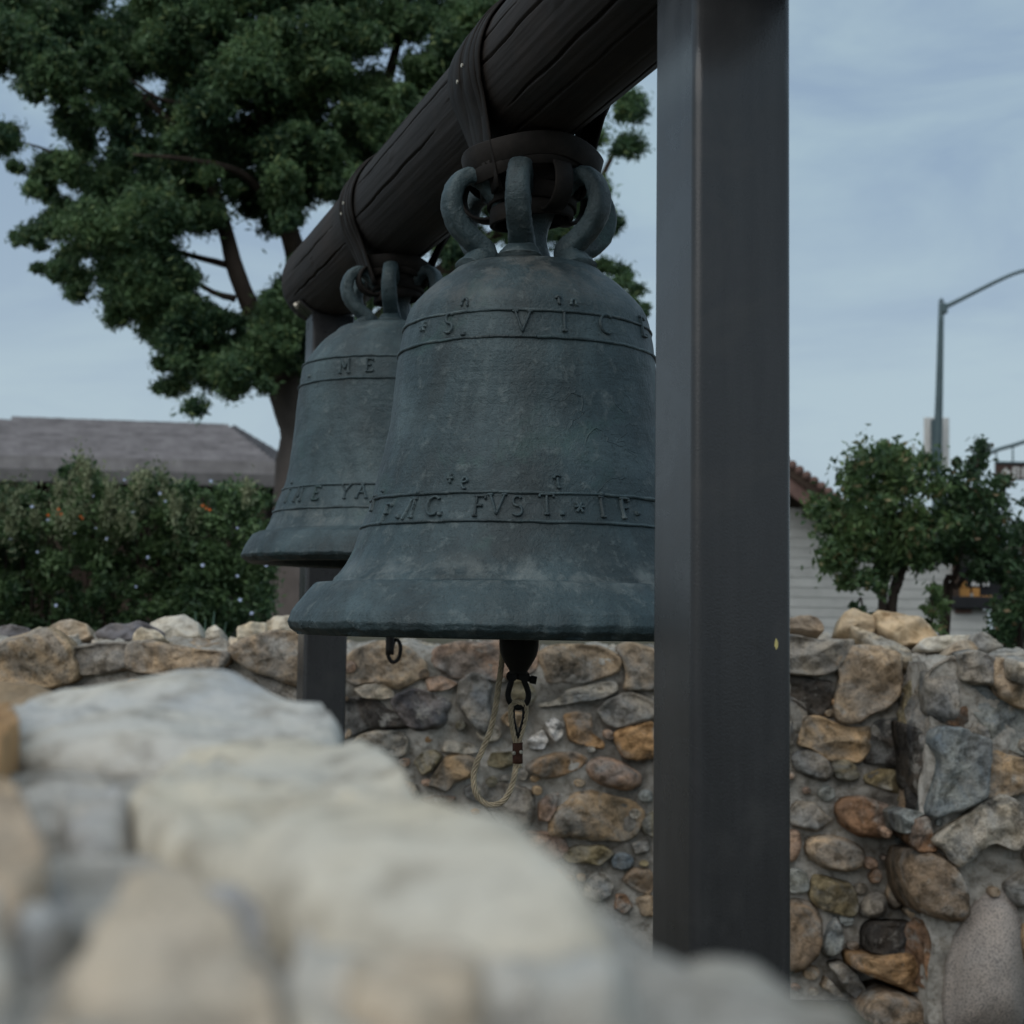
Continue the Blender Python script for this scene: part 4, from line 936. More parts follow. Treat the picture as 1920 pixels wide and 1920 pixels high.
P = smooth_path([W(972, 1384, D), W(976, 1368, D), W(981.5, 1345, D), W(981, 1328, D), W(973, 1321, D), W(964, 1326, D), W(963, 1345, D), W(967, 1368, D), W(971, 1384, D)], 50)
V, F = tube(P, .0042, 8, ref=nrm(W(960, 960, 1) - CAM), sq=(.8, 1.5)); mesh('thimble', V, F, M['iron'], rope)
P = [W(970.5, y, D) for y in np.linspace(1392, 1431, 8)]
V, F = tube(P, .0110, 12, ref=nrm(W(960, 960, 1) - CAM), sq=(.95, .8)); fe = mesh('ferrule', V, F, M['rust'], rope)
for x, y in ((963.5, 1412), (977.5, 1410)):
    V, F = tube([W(x, y, D - .0125), W(x, y, D - .002)], .0042, 10); mesh('crimp_mark', V, F, M['rivet'], rope)
hk = empty('iron_hook', W(738, 1225, 4.30), 'small black iron hook ring under the smaller bell', 'hook')
P = smooth_path([W(733, 1180, 4.3), W(733, 1205, 4.3), W(729, 1216, 4.3), W(728, 1230, 4.3), W(735, 1241, 4.3), W(745, 1238, 4.3), W(750, 1226, 4.3), W(751, 1212, 4.3), W(747, 1202, 4.3), W(741, 1200, 4.3), W(737, 1208, 4.3), W(735, 1219, 4.3)], 50)
V, F = tube(P, .0055, 8); mesh('ring', V, F, M['iron'], hk)

# ------------------------------------------------------------------ leather lashings
def lashing(axis, zcr, n, spread, name, label, half, sc, ztilt):
    root = empty(name, (axis[0], axis[1], zcr), label, 'strap', 'leather lashings')
    cy = axis[1]
    for i in range(n):
        f = (i / (n - 1) - .5)
        sTop = spread[0] + (spread[1] - spread[0]) * (i / (n - 1)); sBot = .052 * f * sc * 2
        rr = log_r(cy) + .008 + .0025 * (i % 3)
        hb = log_c(cy)[2] - zcr
        eb = (.092, .080, .088, .066)[i % 4] * sc
        a_t = math.acos(min(.98, rr / hb)) + .10
        pts = []
        for t in np.linspace(0, 1, 9): 
            p = on_log(cy + sBot + (sTop * .6 - sBot) * t, -a_t, rr) * t + (log_c(cy + sBot) - LE * eb - np.array([0, 0, hb])) * (1 - t); pts.append(p)
        for a in np.linspace(a_t + .06, 2 * np.pi - a_t - .06, 46):
            k = math.sin((a - a_t) / (2 * np.pi - 2 * a_t) * np.pi); s = sTop * (.6 + .4 * k) + .006 * math.sin(3 * a + i)
            pts.append(on_log(cy + s, -a, rr + .001 * math.sin(5 * a + i)))
        for t in np.linspace(1, 0, 9):
            p = on_log(cy + sBot + (sTop * .6 - sBot) * t, a_t, rr) * t + (log_c(cy + sBot) + LE * eb - np.array([0, 0, hb])) * (1 - t); pts.append(p)
        P = np.array(pts)
        for _ in range(3): P[1:-1] = .5 * P[1:-1] + .25 * (P[:-2] + P[2:])
        tw = [nrm(LA + .35 * math.sin(i * 2.1 + j * .09) * LU * (1 if j < 12 or j > 52 else 0)) for j in range(len(P))]
        mesh('strap', *ribbon(P, tw, .046 * sc * (1 + .12 * math.sin(i * 3)), .0055), M['leather'], root)
        # the turn that passes through the crown loops
        c = np.array([axis[0], axis[1], zcr]); rad = .085 * sc + .012 * (i % 2)
        a0 = i * 2 * math.pi / n + .5
        dirv = np.array([math.cos(a0), math.sin(a0), 0])
        if i % 3: continue
        Q = [c + dirv * rad * (1 + .55 * math.cos(u)) + np.array([0, 0, .052 * sc * math.sin(u) + .012]) for u in np.linspace(0, 2 * np.pi, 28, endpoint=False)]
        mesh('loop_turn', *ribbon(Q, np.cross(dirv, (0, 0, 1)), .040 * sc, .007, closed=True), M['leather'], root)
    for k in range(5):                       # turns wound between the crown loops
        P = [(axis[0] + (.082 + .006 * (k % 2)) * sc * math.sin(a), axis[1] - (.070 + .006 * (k % 2)) * sc * math.cos(a), zcr + (-.032 + .026 * k) * sc + .010 * math.sin(a + k * 1.7)) for a in np.linspace(0, 2 * np.pi, 40, endpoint=False)]
        mesh('core_turn', *ribbon(P, (0, 0, 1), .036 * sc, .010, closed=True), M['leather'], root)
    # strap tied round the neck of the lashing
    for k in range(2):
        P = []
        for a in np.linspace(0, 2 * np.pi, 64, endpoint=False):
            rx, ry = half[0] - .010 * k, half[1] - .008 * k
            x, y = rx * math.sin(a), -ry * math.cos(a)
            z = zcr + .070 * sc + ztilt * math.sin(a) + (.016 if k == 0 else -.012) * sc * math.cos(2 * a + .9) + .010 * math.sin(a * 3 + k * 2) - .014 * k
            P.append((axis[0] + x, axis[1] + y, z))
        mesh('tie_strap', *ribbon(P, [nrm(np.array([.25 * math.sin(a), -.3 * math.cos(a), 1])) for a in np.linspace(0, 2 * np.pi, 64, endpoint=False)], (.046 if k == 0 else .036) * sc, .006, closed=True), M['leather'], root)
    # a few tack heads
    for i, (s, a) in enumerate(((-.03, 1.55), (.01, 1.42))):
        p = on_log(cy + s, -a, log_r(cy) + .017); V, F = tube([p, p + nrm(p - log_c(cy)) * .003], .0042, 7); mesh('tack', V, F, M['rivet'], root, smooth=False)
    return root
lashing((.031, 3.075), BZ1 + .895, 8, (-.12, .11), 'leather_lashing', 'dark leather straps lashing the large bell to the log', (.140, .128), 1.0, .012)
lashing((-.338, 4.29), BZ2 + .790, 6, (-.09, .075), 'leather_lashing', 'dark leather straps lashing the smaller bell to the log', (.105, .085), .80, -.006)

# ------------------------------------------------------------------ foliage
def leaves(centres, radii, counts, size, asp=.35, shell=.55, up=.25, tail=.06):
    """leaf blades spread through clump volumes -> one mesh (verts, quads)"""
    cs = []; 
    for c, r, n in zip(centres, radii, counts):
        n = int(n); d = RNG.normal(size=(n, 3)); d /= np.linalg.norm(d, axis=1, keepdims=True)
        q = np.abs(RNG.normal(size=n)) * .42 * (1 - shell) + shell * (RNG.random(n) ** .4 + .14 * RNG.normal(size=n))
        q = np.where(RNG.random(n) < tail, q * RNG.uniform(1.1, 1.4, n), q)
        rr = np.broadcast_to(np.asarray(r, float), (3,))
        lump = 1 + .30 * np.sin(d[:, 0] * 5 + c[0] * 3) * np.sin(d[:, 2] * 6 + c[2] * 5) + .20 * RNG.normal(size=n)
        cs.append(np.asarray(c) + d * (q * lump)[:, None] * rr)
    P = np.vstack(cs); n = len(P)
    a = RNG.normal(size=(n, 3)); a[:, 2] += up; a /= np.linalg.norm(a, axis=1, keepdims=True)
    b = np.cross(a, RNG.normal(size=(n, 3))); b /= np.linalg.norm(b, axis=1, keepdims=True) + 1e-9
    nn = np.cross(a, b)
    L = size * RNG.uniform(.6, 1.35, n)[:, None]
    V = np.stack([P - a * L * .5, P + b * L * asp * .5 + nn * L * .08, P + a * L * .5, P - b * L * asp * .5 + nn * L * .08], 1).reshape(-1, 3)
    return V, np.arange(4 * n).reshape(-1, 4)
def limb(parent, pts, mat, name='limb', n=24, k=9):
    P = smooth_path(pts, n); V, F = tube(P[:, :3], np.maximum(P[:, 3], .004), k, jit=.002); return mesh(name, V, F, mat, parent)
def wp(px, py, d, r): return (*W(px, py, d), r)

# large tree behind the frame
RNG = np.random.default_rng(21); random.seed(21)
TD = 12.0
tree = empty('broadleaf_tree', (*W(560, 1150, TD)[:2], 0), 'large dark evergreen tree spreading behind the log and bells', 'tree', 'trees beyond the wall')
limb(tree, [(*W(572, 1150, TD)[:2], -.1, .34), wp(571, 1150, TD, .285), wp(570, 1060, TD, .265), wp(570, 960, TD, .245), wp(570, 870, TD, .225), wp(571, 815, TD, .19), wp(562, 765, TD, .205), wp(548, 715, TD, .20), wp(545, 670, TD, .13)], M['smooth_bark'], 'trunk', 40, 18)
for pts in (
 [wp(540, 750, TD, .12), wp(505, 660, TD, .085), wp(468, 575, TD - .1, .075), wp(440, 500, TD - .2, .068), wp(422, 430, TD - .2, .058), wp(390, 330, TD - .3, .048), wp(330, 240, TD - .3, .035), wp(230, 150, TD - .3, .02), wp(120, 60, TD - .3, .008)],
 [wp(560, 750, TD, .13), wp(572, 620, TD + .2, .10), wp(560, 500, TD + .2, .09), wp(535, 410, TD, .075), wp(500, 270, TD, .06), wp(482, 130, TD, .045), wp(495, -40, TD, .02)],
 [wp(565, 745, TD, .12), wp(640, 560, TD + .3, .085), wp(720, 380, TD + .4, .07), wp(720, 200, TD + .3, .05), wp(760, 20, TD + .3, .025)],
 [wp(570, 740, TD, .11), wp(760, 560, TD + .5, .08), wp(950, 430, TD + .6, .06), wp(1090, 380, TD + .5, .035), wp(1170, 250, TD + .5, .012)],
 [wp(440, 560, TD - .2, .03), wp(400, 548, TD - .3, .022), wp(350, 520, TD - .3, .012), wp(290, 500, TD - .3, .006)],
 [wp(535, 420, TD, .04), wp(460, 330, TD - .5, .03), wp(360, 300, TD - .8, .02), wp(250, 290, TD - .9, .008)],
 [wp(480, 200, TD, .035), wp(410, 190, TD - .3, .025), wp(300, 185, TD - .5, .015), wp(200, 110, TD - .6, .006)],
 [wp(440, 500, TD, .03), wp(330, 470, TD + .2, .02), wp(230, 420, TD + .3, .015), wp(120, 300, TD + .3, .012), wp(20, 260, TD + .3, .006)],
 [wp(455, 240, TD, .03), wp(500, 190, TD + .2, .022), wp(600, 100, TD + .3, .012)],
): limb(tree, pts, M['bark'])
cl = [(60,60,80),(20,20,70),(150,40,90),(100,120,75),(40,130,50),(12,255,52),(28,315,24),(140,170,65),(190,110,85),(260,70,85),(330,40,70),(120,330,55),(150,400,66),(62,430,40),(34,444,22),(195,300,62),
 (250,180,85),(215,250,58),(335,150,95),(300,275,70),(400,80,80),(470,150,85),(425,240,85),(350,330,80),(280,400,85),(205,455,72),(135,485,48),(105,512,30),(235,520,64),(310,480,64),(375,400,60),(460,330,75),(520,250,85),(545,150,80),(565,60,80),(480,60,75),(640,50,75),
 (620,150,60),(620,255,70),(560,330,62),(680,240,55),(712,215,42),(610,350,40),(700,60,60),(765,30,60),(715,150,50),(775,190,45),(835,50,55),(825,125,45),(885,25,55),(850,190,40),(930,60,60),
 (280,560,55),(335,575,58),(320,640,48),(380,660,60),(348,728,36),(430,690,52),(480,640,60),(470,705,34),(545,640,55),(318,695,38),(400,600,50),(550,560,40),(570,690,45),(610,640,60),(500,690,35),
 (1150,262,50),(1180,208,32),(1125,350,55),(1145,420,32),(1060,420,60),(1000,380,70),(880,480,55),(840,440,40),(760,600,50),(1150,530,34),(1185,548,30),(1205,575,22),(1010,300,80),(900,380,80),(1080,300,60),(800,540,40),(690,560,30),(450,420,30),(520,400,45),(170,220,30),(90,30,70),(10,90,50),(140,235,42),(165,275,40),(112,300,34),(60,165,36),(95,345,40),(185,350,50),(60,100,60),(240,330,55),(15,60,60),(250,20,60),(400,20,70),(600,20,60),(700,300,35),(640,330,40),(520,60,60),(430,150,60)]
cen = []; rad = []; cnt = []
gaps = [(70,225,34),(15,150,16),(210,15,20),(492,55,8),(185,260,14),(305,190,8),(665,120,16),(740,100,12),(270,315,10),(450,415,12),(580,395,14),(410,528,36),(492,480,36),(360,492,10),(740,150,10),(440,240,6)]
poly = np.array([(-80,-120),(980,-120),(940,30),(880,110),(800,200),(720,300),(640,400),(560,480),(600,560),(740,640),(600,720),(540,730),(500,705),(440,730),(380,690),(345,745),(310,700),(290,620),(240,575),(150,550),(110,500),(100,440),(110,370),(150,330),(90,290),(110,210),(50,150),(-60,140)], float)
def inside(x, y):
    c_ = False; j = len(poly) - 1
    for i in range(len(poly)):
        if (poly[i][1] > y) != (poly[j][1] > y) and x < (poly[j][0] - poly[i][0]) * (y - poly[i][1]) / (poly[j][1] - poly[i][1]) + poly[i][0]: c_ = not c_
        j = i
    return c_
n_ = 0
while n_ < 210:
    x, y, r = RNG.uniform(-80, 980), RNG.uniform(-110, 760), RNG.uniform(26, 58)
    if inside(x, y) and all((x - a) ** 2 + (y - b) ** 2 > (g_ + r * .62) ** 2 for a, b, g_ in gaps): cl.append((x, y, r)); n_ += 1
for px, py, r in cl:
    R0 = r * TD / FPX
    for k in range(4):
        off = RNG.normal(size=2) * r * .42
        d = TD + RNG.uniform(-.9, .9)
        if any((px + off[0] - a) ** 2 + (py + off[1] - b) ** 2 < (g_ + r * .22) ** 2 for a, b, g_ in gaps): continue
        cen.append(W(px + off[0], py + off[1], d)); rr = R0 * RNG.uniform(.40, .88); rad.append((rr, rr * 1.1, rr * .78)); cnt.append(160 + 36000 * rr * rr)
V, F = leaves(cen, rad, cnt, .060, .27, .50, .25, .10)
mesh('crown', V, F, M['leaf_tree'], tree, smooth=False)

# flowering hedge, left
HD = 8.6
def hedge(name, prof, label, mat, palef, nl, seed):
    root = empty(name, (*W(prof[len(prof) // 2][0], 1160, HD)[:2], 0), label, 'hedge', 'hedges beyond the wall')
    xs = [p[0] for p in prof]; cen = []; rad = []; cnt = []; cen2 = []; rad2 = []; cnt2 = []
    for i in range(nl):
        px = RNG.uniform(xs[0], xs[-1]); top = np.interp(px, xs, [p[1] for p in prof]); py = RNG.uniform(top + 12, 1250)
        d = HD + RNG.uniform(-.25, .8); r = RNG.uniform(.05, .12)
        cen.append(W(px, py, d)); rad.append((r, r, r)); cnt.append(80 + 6800 * r * r)
        if py < top + 110 and RNG.random() < palef: cen2.append(W(px, py - RNG.uniform(0, 14), d - .12)); rad2.append((r * .6, r * .6, r * 1.5)); cnt2.append(90 + 6500 * r * r)
    V, F = leaves(cen, rad, cnt, .040, .42, .35); mesh('foliage', V, F, M[mat], root, smooth=False)
    if cen2:
        V, F = leaves(cen2, rad2, cnt2, .034, .28, .2, 1.2); tag(mesh('pale_shoots', V, F, M['leaf_pale'], root, smooth=False), kind='stuff')
    for i in range(nl // 16):
        px = RNG.uniform(xs[0], xs[-1]); top = np.interp(px, xs, [p[1] for p in prof]); b = W(px, 1180, HD + .3)
        limb(root, [(b[0], b[1], 0, .012), (*W(px + RNG.normal() * 12, 1100, HD + .3), .010), (*W(px + RNG.normal() * 20, top + 20, HD + .25), .004)], M['bark'], 'stem', 10, 5)
    return root
h1 = hedge('flowering_hedge', [(-160, 930), (0, 915), (40, 890), (75, 925), (95, 880), (140, 862), (190, 875), (215, 920), (240, 905), (280, 872), (310, 905), (335, 925), (380, 950)],
           'green hedge with pale shoots and pale blue flowers, in front of the hip roofed house', 'leaf_hedge', .8, 520, 1)
h2 = hedge('leafy_hedge', [(300, 960), (330, 925), (345, 895), (400, 910), (440, 895), (470, 888), (490, 890), (503, 905)],
           'darker green hedge between the pale-tipped hedge and the large tree trunk', 'leaf_hedge', .05, 230, 2)
def flower(parent, px, py, d, mat, s, n=5):
    c = W(px, py, d); mb = MB(); up = nrm((RNG.normal() * .3, -1, .5 + RNG.normal() * .2)); e1 = nrm(np.cross(up, (0, 0, 1))); e2 = np.cross(up, e1)
    for k in range(n):
        a = 2 * math.pi * k / n; u = math.cos(a) * e1 + math.sin(a) * e2; v = -math.sin(a) * e1 + math.cos(a) * e2
        mb.add([c, c + u * s * .6 + v * s * .32 + up * s * .15, c + u * s + up * s * .1, c + u * s * .6 - v * s * .32 + up * s * .15], [(0, 1, 2, 3)])
    mb.build('flower', M[mat], parent, smooth=False)
for px, py in ((175, 930), (277, 1045), (445, 1080), (300, 925), (233, 900), (105, 1135), (445, 990), (60, 950), (200, 1010), (70, 1035), (140, 1000), (250, 960), (20, 1010), (310, 940), (180, 990), (255, 1100), (90, 975)):
    flower(h1 if px < 350 else h2, px, py, HD - .30, 'petal_blue', RNG.uniform(.007, .012))
for px, py in ((472, 1150), (450, 1125), (395, 902), (500, 1060), (380, 1060)): flower(h2, px, py, HD - .33, 'petal_blue', .013)
for px, py, pr_ in ((110, 955, h1), (115, 964, h1), (106, 966, h1), (151, 968, h1), (154, 972, h1), (380, 948, h2), (387, 953, h2), (393, 956, h2), (90, 966, h1)): flower(pr_, px, py, HD - .34, 'petal_orange', .010, 4)
ag = empty('agave', (*W(385, 1180, 7.2)[:2], 0), 'blue-green agave leaf tips poking up behind the wall', 'plant')
for px, py, tx, ty, w in ((382, 1185, 366, 1146, 10), (390, 1185, 402, 1146, 12), (386, 1185, 385, 1160, 9), (394, 1190, 424, 1166, 9), (378, 1190, 346, 1170, 9)):
    b = W(px, py, 7.2); tpt = W(tx, ty, 7.15 + .1 * RNG.random()); lo = np.array([b[0], b[1], .9]); mid = (lo + tpt) / 2 + (tpt - lo) * .1
    P = smooth_path([(*lo, .045), (*mid, .04), (*tpt, .004)], 14); V, F = tube(P[:, :3], P[:, 3] * w / 12, 8, sq=(1, .35)); mesh('agave_leaf', V, F, M['agave'], ag)

# shrubs, right
def shrub(name, label, base, cl, trunks, mat, D0, dens, size=.05):
    root = empty(name, (*W(base[0], base[1], D0)[:2], 0), label, 'shrub', 'shrubs beyond the wall')
    for t in trunks: limb(root, t, M['bark'], 'stem', 20, 7)
    cen = []; rad = []; cnt = []
    for px, py, r in cl:
        R0 = r * D0 / FPX
        for k in range(4):
            off = RNG.normal(size=2) * r * .38; cen.append(W(px + off[0], py + off[1], D0 + RNG.uniform(-.35, .35)))
            rr = R0 * RNG.uniform(.66, 1.12); rad.append((rr, rr, rr * .9)); cnt.append(20 + dens * rr * rr)
    V, F = leaves(cen, rad, cnt, size, .42, .4, .6); mesh('foliage', V, F, M[mat], root, smooth=False)
    return root
SD = 8.2
def g(px, d): return (*W(px, 1180, d)[:2], 0)
shrub('small_tree', 'rounded light green small tree in front of the pale house wall', (1665, 1180),
      [(1590,930,50),(1560,1000,50),(1640,880,55),(1690,850,42),(1705,900,62),(1640,970,65),(1720,970,60),(1600,1045,50),(1552,955,36),(1680,1035,50),(1740,1040,40),(1610,1085,30),(1582,1092,20),(1655,1080,35),(1560,1050,35),(1665,1000,60),(1530,960,22),(1620,910,30),(1690,935,50),(1740,1000,36),(1625,1010,50),(1590,985,45),(1680,890,40),(1705,1010,50),(1655,925,45)],
      [[(*g(1660, SD), .03), wp(1655, 1150, SD, .024), wp(1656, 1090, SD, .02), wp(1640, 1020, SD, .014), wp(1600, 960, SD, .006)],
       [(*g(1675, SD), .03), wp(1672, 1150, SD, .026), wp(1690, 1080, SD, .02), wp(1672, 1030, SD, .016), wp(1660, 940, SD, .008)],
       [wp(1680, 1110, SD, .018), wp(1697, 1065, SD, .015), wp(1720, 1045, SD, .011), wp(1740, 1020, SD, .006)]], 'leaf_shrub', SD, 9000, .044)
shrub('tall_shrub', 'dark green tall shrub with bare slanting stems near the street lamp', (1780, 1180),
      [(1838,838,20),(1836,875,34),(1800,925,42),(1850,925,45),(1885,980,36),(1800,990,50),(1860,1030,50),(1785,1045,40),(1835,1060,40),(1760,1010,40),(1794,868,10),(1870,900,22),(1830,960,50),(1840,1000,45),(1790,960,36),(1815,1030,40)],
      [[(*g(1745, SD + .3), .022), wp(1768, 1140, SD + .3, .018), wp(1790, 1080, SD + .3, .016), wp(1805, 1020, SD + .3, .010), wp(1835, 860, SD + .3, .004)],
       [(*g(1750, SD + .3), .02), wp(1778, 1142, SD + .3, .015), wp(1795, 1100, SD + .3, .013), wp(1830, 1050, SD + .3, .008), wp(1870, 980, SD + .3, .004)]], 'leaf_shrub_dark', SD + .3, 7600, .046)
shrub('bushy_shrub', 'dark bushy shrub at the right edge with a few rusty leaves', (1900, 1200),
      [(1905,1125,36),(1880,1180,34),(1930,1170,45),(1918,1000,32),(1912,1060,34),(1940,950,30),(1895,1150,28),(1950,1080,40),(1890,1090,26),(1870,1140,18),(1925,1110,40),(1900,1035,26),(1930,1220,50),(1870,1210,30)],
      [[(*g(1915, SD), .02), wp(1912, 1150, SD, .016), wp(1918, 1050, SD, .01), wp(1935, 950, SD, .004)]], 'leaf_shrub_dark', SD, 8200, .046)
shrub('leafy_sprig', 'loose leafy sprig low between the small tree and the tall shrub', (1745, 1200),
      [(1742,1108,24),(1758,1135,20),(1745,1160,22),(1735,1175,16)], [[(*g(1745, SD), .008), wp(1748, 1150, SD, .006), wp(1744, 1100, SD, .003)]], 'leaf_shrub', SD, 3200, .045)
shrub('leafy_sprig', 'low leafy sprig at the foot of the small tree stems', (1615, 1200),
      [(1612,1150,13),(1632,1158,14),(1600,1135,7)], [[(*g(1620, SD), .008), wp(1617, 1165, SD, .005), wp(1606, 1140, SD, .003)]], 'leaf_shrub_dark', SD, 3600, .045)

# ------------------------------------------------------------------ houses
def quad(a, b, c, d): return [a, b, c, d]
hd = 24.0
hl = empty('hip_roofed_house', (*W(240, 1160, 26)[:2], 0), 'low house with a grey-brown hipped shingle roof beyond the hedge', 'house', 'houses beyond the wall')
r0, r1 = W(48, 797, 28), W(422, 813, 28.6); e0, e1 = W(-330, 868, 24.4), W(522, 893, 25.0)
e0[2] = e1[2] = (e0[2] + e1[2]) / 2; r0[2] = r1[2] = (r0[2] + r1[2]) / 2
back = 2 * ((r0 + r1) / 2 - (e0 + e1) / 2); back[2] = 0
b0, b1 = e0 + back * np.array([1, 1, 0]), e1 + back * np.array([1, 1, 0])
def shingled(parent, A0, A1, B1, B0, n, name):
    """stepped courses from eave (A) to ridge (B)"""
    A0, A1, B0, B1 = map(np.asarray, (A0, A1, B0, B1)); nn = nrm(np.cross(A1 - A0, B0 - A0)); nn = nn if nn[2] > 0 else -nn
    V = []; F = []; m = 60
    for k in range(n):
        ta, tb = k / n, min(1, (k + 1) / n + .002)
        for t, lift in ((ta, .0), (ta, .22), (tb, .012)):
            L_, R_ = A0 + (B0 - A0) * t, A1 + (B1 - A1) * t
            for q in range(m): V.append(L_ + (R_ - L_) * q / (m - 1) + nn * (lift + (.010 * RNG.random() if lift > .05 else 0)))
        o = k * 3 * m
        for s in range(2):
            for q in range(m - 1): F.append((o + s * m + q, o + s * m + q + 1, o + (s + 1) * m + q + 1, o + (s + 1) * m + q))
    return mesh(name, V, F, M['roof'], parent, smooth=False)
shingled(hl, e0, e1, r1, r0, 13, 'roof_slope'); shingled(hl, e1, b1, r1 + [0, 0, .001], r1, 20, 'roof_hip'); shingled(hl, b0, e0, r0, r0 + [0, 0, .001], 20, 'roof_hip'); shingled(hl, b1, b0, r0, r1, 20, 'roof_slope')
for a, b in ((r0, r1), (e1, r1), (e0, r0)):
    V, F = tube([np.array(a) + [0, 0, .03], np.array(b) + [0, 0, .03]], .06, 6); mesh('ridge_cap', V, F, M['fascia'], hl, smooth=False)
for a, b in ((e0, e1), (e1, b1), (e0, b0)):
    c = (np.array(a) + b) / 2; dv = np.array(b) - a; L_ = np.linalg.norm(dv); dv = dv / L_; sv = np.cross(dv, (0, 0, 1))
    mesh('fascia', *box(c - [0, 0, .10], (dv, sv, (0, 0, 1)), (L_, .06, .22), .01), M['fascia'], hl, smooth=False)
ins = .9; dv = nrm(e1 - e0); sv = nrm(np.cross((0, 0, 1), dv))
w0, w1 = e0 + dv * ins + sv * ins, e1 - dv * ins + sv * ins; w2 = b1 - dv * ins - sv * ins; w3 = b0 + dv * ins - sv * ins
for a, b in ((w0, w1), (w1, w2), (w2, w3), (w3, w0)):
    c = (a + b) / 2; d_ = b - a; L_ = np.linalg.norm(d_); d_ = d_ / L_; H = e0[2] - .05
    mesh('wall', *box((c[0], c[1], H / 2), (d_, np.cross(d_, (0, 0, 1)), (0, 0, 1)), (L_ + .1, .14, H), .0), M['wall_dark'], hl, smooth=False)
for t in np.linspace(.06, .96, 7):
    p = e0 + dv * np.linalg.norm(e1 - e0) * t + sv * .25
    mesh('porch_post', *box((p[0], p[1], (e0[2] - .18) / 2), (dv, sv, (0, 0, 1)), (.16, .16, e0[2] - .2), .01), M['wall_dark'], hl, smooth=False)

# house on the right: gable wall with a tiled rake
hr = empty('gabled_house', (*W(1640, 1180, 13.5)[:2], 0), 'pale grey house with red-brown tile roof edge behind the small tree', 'house', 'houses beyond the wall')
yf = W(1640, 1000, 13.0)[1]
def at(px, py, y=yf): return hit(px, py, (0, y, 0), (0, 1, 0))
gx0 = at(1240, 1000)[0]; gx1 = at(1852, 1000)[0]
ridge = at(1330, 790); eave = at(1560, 958); zlow = eave[2]
wtop = lambda x: ridge[2] - .14 + (x - ridge[0]) / (eave[0] - ridge[0]) * (eave[2] - ridge[2]) if x > ridge[0] else ridge[2] - .14 - (ridge[0] - x) * .5
nb = 26; course = .085
z = 0.0; k = 0
win = (at(1786, 1062), at(1905, 1142))
while z < ridge[2] - .2:                      # clapboard courses
    zt_ = min(z + course, ridge[2] - .15)
    xr = gx1 if zt_ < zlow - .38 else min(gx1, ridge[0] + (ridge[2] - .16 - zt_) / (ridge[2] - eave[2]) * (eave[0] - ridge[0]))
    xl = max(gx0, ridge[0] - (ridge[2] - .16 - zt_) / .5)
    spans = [(xl, xr)]
    if zt_ > win[1][2] and z < win[0][2]: spans = [(xl, min(xr, win[0][0]))]
    for a, b in spans:
        if b - a < .05: continue
        V = [(a, yf, z), (b, yf, z), (b, yf + .007, zt_), (a, yf + .007, zt_), (a, yf + .12, z), (b, yf + .12, z), (b, yf + .12, zt_), (a, yf + .12, zt_)]
        mesh('clapboard', V, [(0, 1, 2, 3), (5, 4, 7, 6), (3, 2, 6, 7), (0, 4, 5, 1), (1, 5, 6, 2), (4, 0, 3, 7)], M['wall_pale'], hr, smooth=False)
    z += course; k += 1
# the lower wing carries on to the right of the gable
def rake(a, b, n, name):
    a, b = np.asarray(a), np.asarray(b); dv = nrm(b - a); L_ = np.linalg.norm(b - a)
    up = nrm(np.cross((0, 1, 0), dv)); up = up if up[2] > 0 else -up
    mesh('barge_board', *box((a + b) / 2 + [0, -.30, 0] - up * .10, (dv, (0, 1, 0), up), (L_, .05, .20), .008), M['tile'], hr, smooth=False)
    mesh('soffit', *box((a + b) / 2 + [0, 2.2, 0] - up * .05, (dv, (0, 1, 0), up), (L_, 5.1, .06), .0), M['wall_dark'], hr, smooth=False)
    for k in range(n):
        p = a + dv * L_ * (k + .5) / n
        for j in range(3):
            V, F = tube([p + [0, -.36 + j * .5, 0] + up * .01, p + [0, .16 + j * .5, 0] + up * .03], .040, 8); mesh('roof_tile', V, F, M['tile'], hr)
    mesh('roof_deck', *box((a + b) / 2 + [0, 3.1, 0] + up * .03, (dv, (0, 1, 0), up), (L_, 3.4, .10), .0), M['tile'], hr, smooth=False)
low = eave + (eave - ridge) * .16
rake(ridge + [0, 0, .05], low + [0, 0, .05], 20, 'r'); rl = np.array([gx0 - .3, yf, ridge[2] - (ridge[0] - gx0 + .3) * .5]); rake(rl + [0, 0, .05], ridge + [0, 0, .05], 14, 'l')
mesh('lower_roof', *box(((low[0] + gx1 + .3) / 2, yf + 1.4, zlow - .30), AX, (gx1 + .3 - low[0], 3.0, .08), .0), M['pillar'], hr, smooth=False)
mesh('side_wall', *box((gx1 - .06, yf + 2.6, zlow / 2), AX, (.12, 4.9, zlow - .1), 0), M['wall_pale'], hr, smooth=False)
# display window in the right end of that wall
a, b = win; cx = (a[0] + b[0]) / 2; cz = (a[2] + b[2]) / 2; ww = b[0] - a[0]; hh = a[2] - b[2]
sh_ = empty('display_window', (cx, yf - .03, b[2]), 'dark display window with orange-gold boards behind the shrubs at right', 'window')
mesh('back_panel', *box((cx, yf + .10, cz), AX, (ww, .03, hh), 0), M['black'], sh_, smooth=False)
mesh('sill', *box((cx, yf - .03, b[2] + hh * .13), AX, (ww + .04, .16, hh * .30), .01), M['black'], sh_, smooth=False)
mesh('frame', *box((a[0] + .02, yf - .0, cz + .04), AX, (.05, .10, hh * .9), .005), M['wall_dark'], sh_, smooth=False)
def bd(x0, y0, x1, y1, m, yy=.05, nm='board'):
    p, q = at(x0, y0), at(x1, y1); mesh(nm, *box(((p[0] + q[0]) / 2, yf + yy, (p[2] + q[2]) / 2), AX, (abs(q[0] - p[0]), .02, abs(p[2] - q[2])), .004), M[m], sh_, smooth=False)
